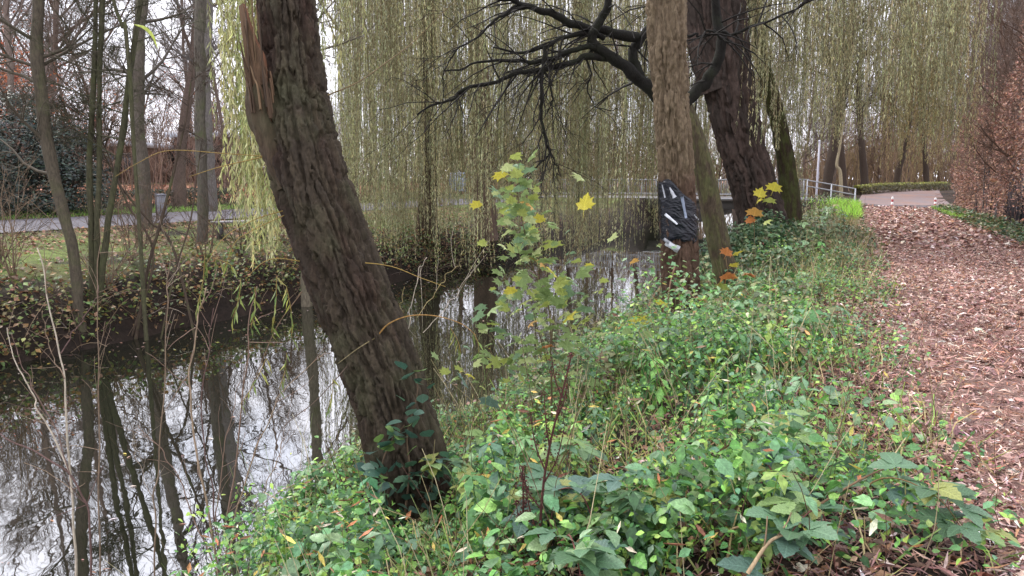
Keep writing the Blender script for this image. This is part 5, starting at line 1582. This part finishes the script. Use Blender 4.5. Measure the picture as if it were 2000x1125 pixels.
# ------------------------------------------------------------------ fallen leaves on the path
LIT = [lin(170, 134, 120), lin(136, 102, 92), lin(194, 166, 152), lin(104, 76, 70), lin(214, 200, 190), lin(158, 114, 88), lin(150, 120, 114)]
LW = [4, 4.5, 3, 3.5, 1.4, 2, 4]
def path_pts(n, y0, y1):
    n5 = n * 7
    S_ = rng.uniform(0, y1 / .8 + 3, n5); e1, e2 = path_edge(S_)
    O_ = rng.uniform(-4.0, 1.3, n5)
    X, Y = xy(S_, O_)
    ok = (Y > y0) & (Y < y1) & in_view(X, Y) & (S_ < 47) & (rng.uniform(0, 1, len(S_)) < np.interp(O_ - e1, [-.75, -.2, .5, 1.3], [1, .8, .35, .1]))
    dn = fbm(S_ * 1.2, O_ * 1.2, 4.2) + .35 * (fbm(S_ * .35, O_ * 2.4, 8.8) - .5)
    ok &= rng.uniform(0, 1, len(S_)) < .5 + 1.2 * sstep(.3, .7, dn)
    i = np.flatnonzero(ok)[:n]
    return X[i], Y[i]
mb = MB()
for (n, y0, y1, sc0, T, hi) in ((10000, 2.2, 9, .075, T_curl(.13, .45), .03), (14000, 2.2, 9, .075, T_lance(.15, .4), .03), (3000, 2.2, 9, .05, T_curl(.34, .6), .025), (1500, 2.2, 9, .06, T_maple(.35, .12), .03), (34000, 8.5, 18, .08, T_lance(.2, .4), .04), (8000, 8.5, 18, .065, QUAD, .03), (24000, 17, 47, .12, QUAD, .05)):
    X, Y = path_pts(n, y0, y1); m = len(X)
    mb.scatter(T, np.c_[X, Y, path_z(X, Y) + .006 + hi * rng.uniform(0, 1, m) ** 2], frames(tilt_normals(m, .45), rng.uniform(0, 6.28, m)), sc0 * rng.uniform(.35, 1.5, m), pick(LIT, m, LW, .25))
fl = MB(); n = 420
S_ = rng.uniform(1, 24, n); O_ = np.where(rng.uniform(0, 1, n) < .65, 11.4 - np.abs(rng.normal(0, .8, n)), 4.4 + np.abs(rng.normal(0, 1.2, n))); X, Y = xy(S_, O_)
fl.scatter(T_curl(.3, .1), np.c_[X, Y, np.full(n, WATER_Z + .004)], frames(tilt_normals(n, .05), rng.uniform(0, 6.28, n)), rng.uniform(.03, .08, n), pick(LIT + [lin(170, 164, 80)], n))
tag(link('floating_leaves', fl.mesh('floating_leaves'), M_dry), 'small fallen leaves floating on the river near its banks', 'leaf litter', kind='stuff')
tag(link('leaf_litter', mb.mesh('leaf_litter'), M_dry), 'carpet of brown and pinkish fallen leaves over the path', 'leaf litter', kind='stuff')
# fallen leaves among the green cover
mb = MB()
S_, O_, X, Y = sample_bank(1500, 2.2, 16); m = len(X)
mb.scatter(T_curl(.3, .25), np.c_[X, Y, ground_z(X, Y) + veg_h(S_, O_) * rng.uniform(.6, 1.02, m) + .01], frames(tilt_normals(m, .6), rng.uniform(0, 6.28, m)), rng.uniform(.04, .1, m), pick([lin(150, 120, 92), lin(196, 186, 164), lin(176, 120, 84), lin(120, 84, 66), lin(190, 170, 90)], m))
tag(link('caught_leaves', mb.mesh('caught_leaves'), M_dry), 'pale dead leaves caught on the green undergrowth', 'leaf litter', kind='stuff')
lv = []
for k in range(14):
    wd = random.choice([.12, .15, .18, .22])
    tm_ = T_maple(.35, .12) if k % 5 == 4 else T_curl(wd, random.uniform(.2, .6))
    me = MB().scatter(tm_, np.zeros((1, 3)), np.eye(3)[None], np.ones(1), pick(LIT[:4] + LIT[5:], 1, None, .2)).mesh('fallen_leaf')
    me.materials.append(M_dry); lv.append(me)
X, Y = (v[:300] for v in path_pts(1600, 2.4, 6.2))
for x, y in zip(X, Y):
    o = bpy.data.objects.new('fallen_leaf', lv[random.randrange(14)]); COL.objects.link(o)
    o.location = (x, y, float(path_z(x, y)) + random.uniform(.02, .035))
    o.rotation_euler = (random.uniform(-.3, .3), random.uniform(-.3, .3), random.uniform(0, 6.28))
    sc1 = random.uniform(.06, .115); o.scale = (sc1,) * 3
    tag(o, 'brown fallen leaf on the near part of the leaf-covered path', 'fallen leaf', 'fallen leaves on the near path')

# ------------------------------------------------------------------ bramble plants in the foreground
BR = []
for k in range(7):
    c_ = np.array([lin(96, 128, 96), lin(82, 114, 86), lin(112, 140, 96), lin(74, 104, 72), lin(124, 150, 92), lin(90, 118, 104), lin(140, 146, 80)][k])
    me = MB().scatter(T_trefoil(9), np.zeros((1, 3)), np.eye(3)[None], np.ones(1), c_[None]).mesh('leaf'); me.materials.append(M_leaf); BR.append(me)
def bramble(px, py, reach, nl, size, label, grp='brambles', hgt=.3):
    b = G(px, py)
    root = thing('bramble', label, 'bramble', b, 'brambles in the foreground undergrowth')
    a = random.uniform(0, 6.28); d = np.array([math.cos(a), math.sin(a), 0])
    q = spline([b - [0, 0, .05], b + d * reach * .35 + [0, 0, hgt], b + d * reach * .75 + [0, 0, hgt * .95], b + d * reach + [0, 0, hgt * .4]], 20)
    part('cane', MB().tube(q, np.linspace(.005, .002, 20), 5, np.array(random.choice([lin(110, 90, 60), lin(92, 110, 60), lin(104, 66, 60)]))), M_twig, root, True)
    for j in range(nl):
        i = random.randrange(4, 20); s_ = size * random.uniform(.75, 1.25)
        an = random.uniform(0, 6.28)
        o = bpy.data.objects.new('leaf', random.choice(BR)); COL.objects.link(o); o.parent = root
        o.location = tuple(q[i] - b + rng.normal(0, .02, 3)); o.scale = (s_,) * 3
        o.rotation_euler = (random.uniform(-.25, .45), random.uniform(-.35, .35), an)
for px, py, lb in [(540, 1110, 'bramble plant lowest at the water edge, left of the leaning trunk'), (640, 1075, 'bramble plant at the foot of the bank just left of the leaning trunk'),
                   (720, 1130, 'bramble plant at the bottom edge below the leaning trunk'), (760, 1050, 'bramble plant spreading against the base of the leaning trunk'), (850, 1110, 'bramble plant at the bottom edge right below the ivy'),
                   (920, 1040, 'bramble plant between the leaning trunk and the short dock stalk'), (970, 1120, 'bramble plant at the bottom edge directly left of the dock stalks'), (1090, 1130, 'bramble plant at the bottom edge directly right of the dock stalks'),
                   (1130, 1040, 'bramble plant right of the tall dock stalk at its mid height'), (1190, 1110, 'bramble plant under the slanting brown stick, at the bottom edge'), (1240, 1020, 'bramble plant beneath the tip of the slanting brown stick'),
                   (1310, 1110, 'bramble plant at the bottom edge between the slanting stick and the pale straight stick'), (1380, 1030, 'bramble plant above and left of the pale straight stick'), (1440, 1100, 'bramble plant touching the lower end of the pale straight stick'),
                   (1520, 1085, 'bramble plant right of the pale straight stick'), (1610, 1040, 'bramble plant nearest the path on the bank, under the long thin stick'), (1640, 1120, 'bramble plant at the bottom edge nearest the path'), (1540, 985, 'bramble plant above the pale straight stick beside the long thin one'),
                   (930, 950, 'bramble plant right beside the ivy on the leaning trunk'), (1160, 950, 'bramble plant farthest up the bank behind the tall dock stalk')]:
    low = px < 900
    bramble(px, py, random.uniform(.35, .65), 15, random.uniform(.12, .16) if low else random.uniform(.15, .21), lb, None, .12 if low else .3)

# ivy climbing the foot of the leaning willow
def ivy():
    b = P(800, 1000, 4.42)
    root = thing('ivy', 'dark green ivy climbing the foot of the leaning willow', 'ivy', (b[0], b[1], gz(b[0], b[1])))
    T = T_ovate(.85, .12, .2, 4)
    ms = []
    for c_ in (lin(60, 92, 78), lin(78, 112, 86), lin(52, 80, 70), lin(104, 132, 72), lin(88, 116, 100)):
        me = MB().scatter(T, np.zeros((1, 3)), np.eye(3)[None], np.ones(1), np.array([c_])).mesh('leaf'); me.materials.append(M_leaf); ms.append(me)
    for pl in ([(790, 1010), (800, 920), (795, 850), (815, 770), (812, 730)], [(820, 1010), (850, 930), (880, 900)], [(770, 1020), (745, 930), (760, 870), (790, 830)]):
        q = spline(poly(pl, 4.36, 4.42), 30)
        part('stem', MB().tube(q, np.linspace(.008, .003, 30), 5, np.array(lin(90, 74, 58))), M_twig, root, True)
        for j in range(34):
            i = random.randrange(30)
            p = q[i] + np.array([random.gauss(0, .055), random.uniform(-.1, .0), random.gauss(0, .05)])
            o = bpy.data.objects.new('leaf', random.choice(ms)); COL.objects.link(o); o.parent = root
            o.location = tuple(p - np.array(root.location)); o.scale = (random.uniform(.06, .11),) * 3
            o.rotation_euler = (random.uniform(.3, 1.25), random.uniform(-.5, .5), PI + random.uniform(-1.6, 1.6))
ivy()

# ------------------------------------------------------------------ young maple with yellowing leaves
MAPLE_C = {'g': lin(138, 158, 104), 'b': lin(124, 150, 118), 'y': lin(196, 186, 78), 'k': lin(164, 174, 96), 'o': lin(194, 152, 86), 'p': lin(186, 196, 140), 'r': lin(186, 120, 72), 'd': lin(104, 128, 116)}
MM = {k: [] for k in MAPLE_C}
for k, c_ in MAPLE_C.items():
    for cup in (.1, .3):
        me = MB().scatter(T_maple(cup, .06), np.zeros((1, 3)), np.eye(3)[None], np.ones(1), np.array([c_])).mesh('leaf'); me.materials.append(M_leaf); MM[k].append(me)
def maple_leaf(root, px, py, D, size, c, rx=None, rz=None, stemq=None):
    p = P(px, py, D)
    o = bpy.data.objects.new('leaf', random.choice(MM[c])); COL.objects.link(o); o.parent = root
    o.location = tuple(p - np.array(root.location)); o.scale = (size,) * 3
    o.rotation_euler = (random.uniform(.35, 1.2) if rx is None else rx, random.uniform(-.4, .4), PI + random.uniform(-1.3, 1.3) if rz is None else rz)
    return p
def maple():
    D = 5.8
    b = G(1080, 800); b = P(1078, 770, D); b[2] = gz(b[0], b[1])
    root = thing('maple_sapling', 'tall thin maple sapling with green and yellow lobed leaves at the water edge', 'sapling', b)
    stems = [[(1078, 790), (1076, 700), (1072, 600), (1040, 520), (1022, 440), (1012, 380), (1012, 315)], [(1078, 740), (1050, 640), (1030, 560), (1010, 480)], [(1076, 690), (1086, 560), (1100, 520), (1150, 480), (1190, 462)], [(1078, 780), (1020, 720), (960, 660), (930, 640)], [(1100, 515), (1130, 460), (1150, 400), (1165, 350)]]
    for i, pl in enumerate(stems):
        q = spline(poly(pl, D, D - .1), 30)
        if i == 0: q[0, 2] = b[2] - .05
        part('stem', MB().tube(q, np.linspace(.009 if i == 0 else .005, .002, 30), 6, np.array(lin(92, 80, 58))), M_twig, root, True)
    LV = [(1000, 317, 24, 'k'), (998, 333, 26, 'b'), (1031, 325, 30, 'g'), (1037, 343, 26, 'b'), (984, 353, 28, 'y'), (991, 376, 18, 'k'), (935, 411, 22, 'y'), (978, 396, 32, 'b'), (1020, 431, 38, 'g'), (1038, 411, 28, 'o'), (1055, 441, 22, 'y'), (981, 449, 30, 'g'),
          (1139, 360, 26, 'p'), (1038, 428, 22, 'b'), (1028, 470, 34, 'g'), (1080, 494, 36, 'k'), (1062, 526, 32, 'o'), (1040, 562, 38, 'g'), (1124, 554, 42, 'g'), (1096, 570, 30, 'k'), (1084, 546, 28, 'y'), (1024, 510, 30, 'g'), (1156, 526, 18, 'y'), (1192, 478, 24, 'p'),
          (952, 622, 40, 'g'), (988, 618, 30, 'k'), (1100, 638, 42, 'y'), (1068, 654, 38, 'g'), (1112, 662, 34, 'g'), (1032, 642, 24, 'o'), (1068, 686, 28, 'r'), (1144, 618, 32, 'b'), (1052, 590, 36, 'g'), (1072, 602, 34, 'g'), (996, 714, 30, 'k'), (976, 730, 36, 'k'),
          (912, 766, 34, 'd'), (956, 802, 38, 'd'), (924, 742, 20, 'y'), (972, 658, 32, 'b'), (930, 636, 30, 'b'), (1010, 470, 26, 'g'), (1000, 500, 24, 'k'), (1045, 480, 28, 'g'), (1010, 540, 26, 'g'), (1090, 610, 36, 'g'), (1115, 590, 34, 'b'), (1130, 640, 28, 'k'), (1020, 600, 28, 'k'), (1000, 580, 24, 'y'), (1105, 690, 30, 'g'), (1050, 700, 28, 'g'), (1085, 720, 32, 'b')]
    for x, y, sz, c in LV:
        maple_leaf(root, x, y - sz * .3, D - .1 + random.uniform(-.12, .12), sz / F * D * 1.0, c)
    for _ in range(290):
        y = 330 + 430 * random.random() ** .7; cx_ = np.interp(y, [320, 450, 560, 650, 740], [1010, 1022, 1060, 1050, 1030]); wd_ = np.interp(y, [320, 450, 560, 650, 740], [26, 48, 85, 120, 125])
        sz = random.uniform(13, 25)
        maple_leaf(root, cx_ + random.gauss(0, .62) * wd_, y, D + random.uniform(-.3, .3), sz / F * D, random.choice('ggggggkkkbbpp'))
    maple_leaf(root, 1140, 410, D - .15, .135, 'y', 1.25, PI + .5)
maple()
def seedling(label, base, lv, D, name='maple_seedling'):
    b = P(*base, D); b[2] = gz(b[0], b[1])
    root = thing(name, label, 'seedling', b)
    x0, y0 = lv[0][:2]
    q = spline([b - [0, 0, .03], (b + P(x0, y0, D)) / 2 + [.03, 0, .04], P(x0, y0, D)], 14)
    part('stem', MB().tube(q, np.linspace(.007, .003, 14), 5, np.array(lin(120, 100, 74))), M_twig, root, True)
    for x, y, sz, c in lv:
        maple_leaf(root, x, y - sz * .3, D, sz / F * D * 1.1, c)
seedling('maple seedling with orange and yellow leaves beside the wrapped trunk', (1420, 620), [(1418, 504, 20, 'r'), (1431, 503, 18, 'y'), (1428, 525, 16, 'y'), (1418, 552, 24, 'r'), (1414, 573, 22, 'k'), (1462, 543, 20, 'r'), (1377, 592, 20, 'r'), (1440, 548, 16, 'o'), (1400, 565, 16, 'o'), (1425, 590, 20, 'k')], 9.6)
seedling('maple seedling with yellow leaves in front of the massive willow', (1470, 480), [(1473, 428, 26, 'o'), (1482, 391, 20, 'y'), (1510, 379, 24, 'y'), (1465, 440, 16, 'r'), (1478, 400, 16, 'y'), (1500, 400, 20, 'k'), (1490, 440, 18, 'k')], 14.5)
seedling('low maple shoot with bright yellow leaves in front of the wrapped trunk', (1270, 690), [(1296, 604, 26, 'y'), (1252, 646, 34, 'y'), (1222, 648, 28, 'k'), (1236, 518, 16, 'o'), (1270, 640, 24, 'k'), (1240, 660, 22, 'g')], 8.2)

# ------------------------------------------------------------------ withered dock stalk
def dock(label, pl, D, sub, wd):
    b = P(*pl[0], D); b[2] = gz(b[0], b[1])
    root = thing('dock_plant', label, 'dock plant', b)
    q = spline(poly(pl, D), 40); q[0, 2] = b[2]
    DC = lin(70, 40, 37)
    part('stalk', MB().tube(q, np.linspace(.008, .003, 40), 6, np.array(DC)), M_twig, root, True)
    mbs = MB(); pos = []
    for (i0, dx, dy) in sub:
        p0 = q[i0]; p1 = p0 + np.array([dx * D / F, random.uniform(-.05, .05), -dy * D / F])
        c = spline([p0, (p0 + p1) / 2 + [dx * .15 * D / F, 0, -.01], p1], 16)
        part('side_stalk', MB().tube(c, np.linspace(.004, .002, 16), 5, np.array(DC)), M_twig, root, True)
        for v in c[3:]:
            if random.random() < .6: pos.append((v, 8))
    for v in q[10:]: 
        if random.random() < .6: pos.append((v, 8))
    pp = np.concatenate([v + rng.normal(0, .009, (m, 3)) for v, m in pos])
    n = len(pp)
    mbs.scatter(T_rhomb(.8, .2), pp, frames(rng.normal(0, 1, (n, 3)), rng.uniform(0, 6.28, n)), rng.uniform(.007, .015, n), pick([lin(76, 42, 38), lin(58, 34, 32), lin(96, 58, 48)], n))
    part('seeds', mbs, M_dry, root, kind='stuff')
dock('tall dark red withered dock stalk standing in the foreground', [(1050, 1180), (1052, 1080), (1060, 960), (1072, 880), (1090, 800), (1110, 720), (1116, 690)], 3.1, [(8, -34, -160), (14, 40, -120), (16, -30, -110), (20, -12, -120), (24, 26, -90), (28, -20, -80), (6, 30, -110), (11, -45, -90)], .02)
dock('shorter dark red withered dock stalk left of the tall one', [(1016, 1190), (1020, 1080), (1022, 980), (1020, 910)], 3.2, [(10, 14, -80), (18, -14, -70), (24, 10, -50)], .02)
# withered brown plant in the middle of the cover
def withered():
    D = 7.4
    b = P(1490, 800, D); b[2] = gz(b[0], b[1])
    root = thing('withered_plant', 'withered brown plant with drooping dark leaves amid the green cover', 'plant', b)
    q = spline(poly([(1480, 800), (1488, 740), (1492, 690), (1494, 650)], D), 20); q[0, 2] = b[2]
    part('stalk', MB().tube(q, np.linspace(.008, .003, 20), 6, np.array(lin(104, 88, 66))), M_twig, root, True)
    me = MB().scatter(T_curl(.35, .3), np.zeros((1, 3)), np.eye(3)[None], np.ones(1), np.array([lin(66, 54, 44)])).mesh('leaf'); me.materials.append(M_dry)
    for j in range(22):
        i = random.randrange(6, 20); a = random.uniform(0, 6.28)
        o = bpy.data.objects.new('leaf', me); COL.objects.link(o); o.parent = root
        o.location = tuple(q[i] + np.array([math.cos(a) * .05, math.sin(a) * .05, -.01]) - b); o.scale = (random.uniform(.07, .13),) * 3
        o.rotation_euler = (-1.2 + random.uniform(-.3, .3), 0, a - PI / 2)
withered()

# ------------------------------------------------------------------ bare shoots at the water's edge
def shrub(label, stems, D, tint, tw=6, name='bare_shrub'):
    b = P(*stems[0][0][0], D); b[2] = gz(b[0], b[1])
    root = thing(name, label, 'shrub', b)
    lines = []
    for pl, r0 in stems:
        q = spline(poly(pl, D, D + .15), 40)
        q[0, 2] = min(q[0, 2], max(gz(q[0, 0], q[0, 1]), -1.3)) if pl[0][1] > 1050 else q[0, 2]
        q = q + (np.stack([noise3(np.arange(40) * .3, k * 5.1, pl[0][0]) for k in range(3)], -1) - .5) * .03 * np.minimum(np.arange(40) / 10, 1)[:, None]
        c = np.array(tint[random.randrange(len(tint))])
        part('stem', MB().tube(q, np.linspace(r0, r0 * .4, 40), 6, c), M_twig, root, True)
        for j in range(tw):
            i = random.randrange(8, 38); t = unit(q[i + 1] - q[i])
            t2, _ = wander(q[i], t + rng.normal(0, .6, 3), random.uniform(.12, .45), 6, .1, (0, 0, .2))
            lines.append((t2, np.linspace(r0 * .4, r0 * .2, 6), 3, ))
    for a_, r_, l_ in lines: part('twig', MB().tube(a_, r_, 4, np.array(tint[0])), M_twig, root)
RD, PALE, GB = lin(92, 70, 66), lin(168, 156, 140), lin(116, 98, 82)
shrub('bare sapling with forked pale top rising in front of the bank tree', [([(148, 1200), (146, 1030), (135, 920), (130, 800), (120, 700), (95, 600), (73, 481)], .0085), ([(135, 920), (76, 802), (40, 720), (10, 640)], .006), ([(119, 690), (150, 640), (180, 600), (192, 560)], .004), ([(126, 740), (100, 690), (84, 610)], .004)], 4.7, [GB, PALE, RD], 5)
shrub('bare reddish stem arching out of the water at bottom left', [([(182, 1210), (178, 1080), (169, 1000), (139, 933), (70, 885), (0, 848), (-40, 830)], .0075), ([(139, 933), (100, 820), (70, 760), (40, 700), (20, 650)], .004)], 4.6, [RD, lin(104, 84, 76)], 5)
shrub('single straight bare stem in front of the alder clump', [([(196, 1200), (194, 945), (198, 850), (196, 700), (192, 560), (190, 430)], .0065)], 4.8, [GB, lin(120, 108, 92)], 9)
shrub('tall thin bare stem left of the leafy willow sprays', [([(303, 1190), (302, 1000), (312, 886), (323, 650), (331, 540), (335, 470)], .006), ([(302, 990), (270, 900), (262, 860)], .003)], 4.9, [lin(128, 114, 100), GB], 8)
shrub('spreading clump of bare stems at the water edge left of the leaning trunk', [([(427, 1120), (393, 920), (372, 777), (382, 650), (404, 560)], .009), ([(430, 1120), (412, 960), (392, 800), (410, 660), (418, 600)], .006), ([(439, 1120), (447, 988), (469, 853), (485, 650), (500, 560)], .008), ([(442, 1120), (470, 960), (520, 830), (560, 760), (640, 690)], .006), ([(434, 1120), (425, 980), (440, 860), (470, 740)], .005), ([(445, 1120), (500, 990), (540, 900), (552, 850)], .005), ([(424, 1120), (380, 1010), (330, 900), (270, 830)], .005), ([(436, 1118), (480, 1010), (600, 930), (690, 850)], .004)], 4.9, [lin(118, 96, 84), RD, lin(140, 120, 100)], 6)
shrub('thin pale twigs rising right of the leaning trunk over the water', [([(795, 690), (800, 610), (815, 540), (835, 500)], .004), ([(790, 560), (784, 610), (792, 640)], .003), ([(815, 620), (850, 570), (880, 530), (905, 510)], .003), ([(826, 650), (880, 590), (930, 520)], .003)], 5.0, [PALE, lin(150, 136, 96)], 2)
# pale fallen sticks in the cover
for i, (a, b_, r_, lb) in enumerate([((1545, 880), (1530, 830), .008, 'short pale stick lying in the green cover'), ((1460, 1120), (1540, 1040), .008, 'pale straight stick in the lower right undergrowth'), ((1560, 1010), (1830, 880), .006, 'long thin brown stick lying across the undergrowth towards the path'), ((1100, 1090), (1275, 935), .007, 'brown bramble stick slanting through the foreground leaves'), ((1470, 940), (1560, 830), .006, 'thin stick leaning beside the short pale stick')]):
    p0, p1 = G(*a, .18), G(*b_, .3)
    q = spline([p0, (p0 + p1) / 2 + [0, 0, .04], p1], 14)
    root = thing('fallen_stick', lb, 'stick', p0)
    part('shaft', MB().tube(q, np.linspace(r_, r_ * .6, 14), 6, np.array([lin(190, 176, 152), lin(160, 140, 110), lin(120, 96, 74), lin(110, 92, 66), lin(130, 112, 86)][i])), M_twig, root, True)
    for j in (5, 9):
        t = unit(q[j + 1] - q[j]) + rng.normal(0, .5, 3)
        q2, _ = wander(q[j], t, .12, 4, .1, (0, 0, 0))
        part('side_twig', MB().tube(q2, np.linspace(r_ * .5, r_ * .3, 4), 5, np.array(lin(120, 100, 78))), M_twig, root, True)
# a lone willow leaf on a thread of twig near the lens
p = P(262, 50, 3.2)
root = thing('hanging_willow_twig', 'single yellow-green curved willow leaf hanging at upper left', 'twig', p)
q = spline([P(262, -60, 3.25), P(258, 0, 3.2), P(262, 50, 3.2)], 10)
part('twig', MB().tube(q, .0012, 4, np.array(STEMC)), M_twig, root)
ys = np.linspace(0, 1, 9)
c = spline([P(262, 48, 3.2), P(282, 54, 3.19), P(298, 70, 3.18), P(308, 95, 3.18)], 9)
wv = (.012 * np.sin(PI * np.clip(ys, .03, .97)) ** .7)[:, None]; nr_ = np.array([-.45, -.3, -.85])
V = np.concatenate([c + nr_ * wv * .6, c + [0, -.003, 0], c - nr_ * wv * .6])
Fa = [[a_ + i, a_ + i + 1, a_ + 10 + i, a_ + 9 + i] for a_ in (0, 9) for i in range(8)]
part('leaf', MB().add(V, Fa, np.array(lin(140, 150, 60))), M_leaf, root)
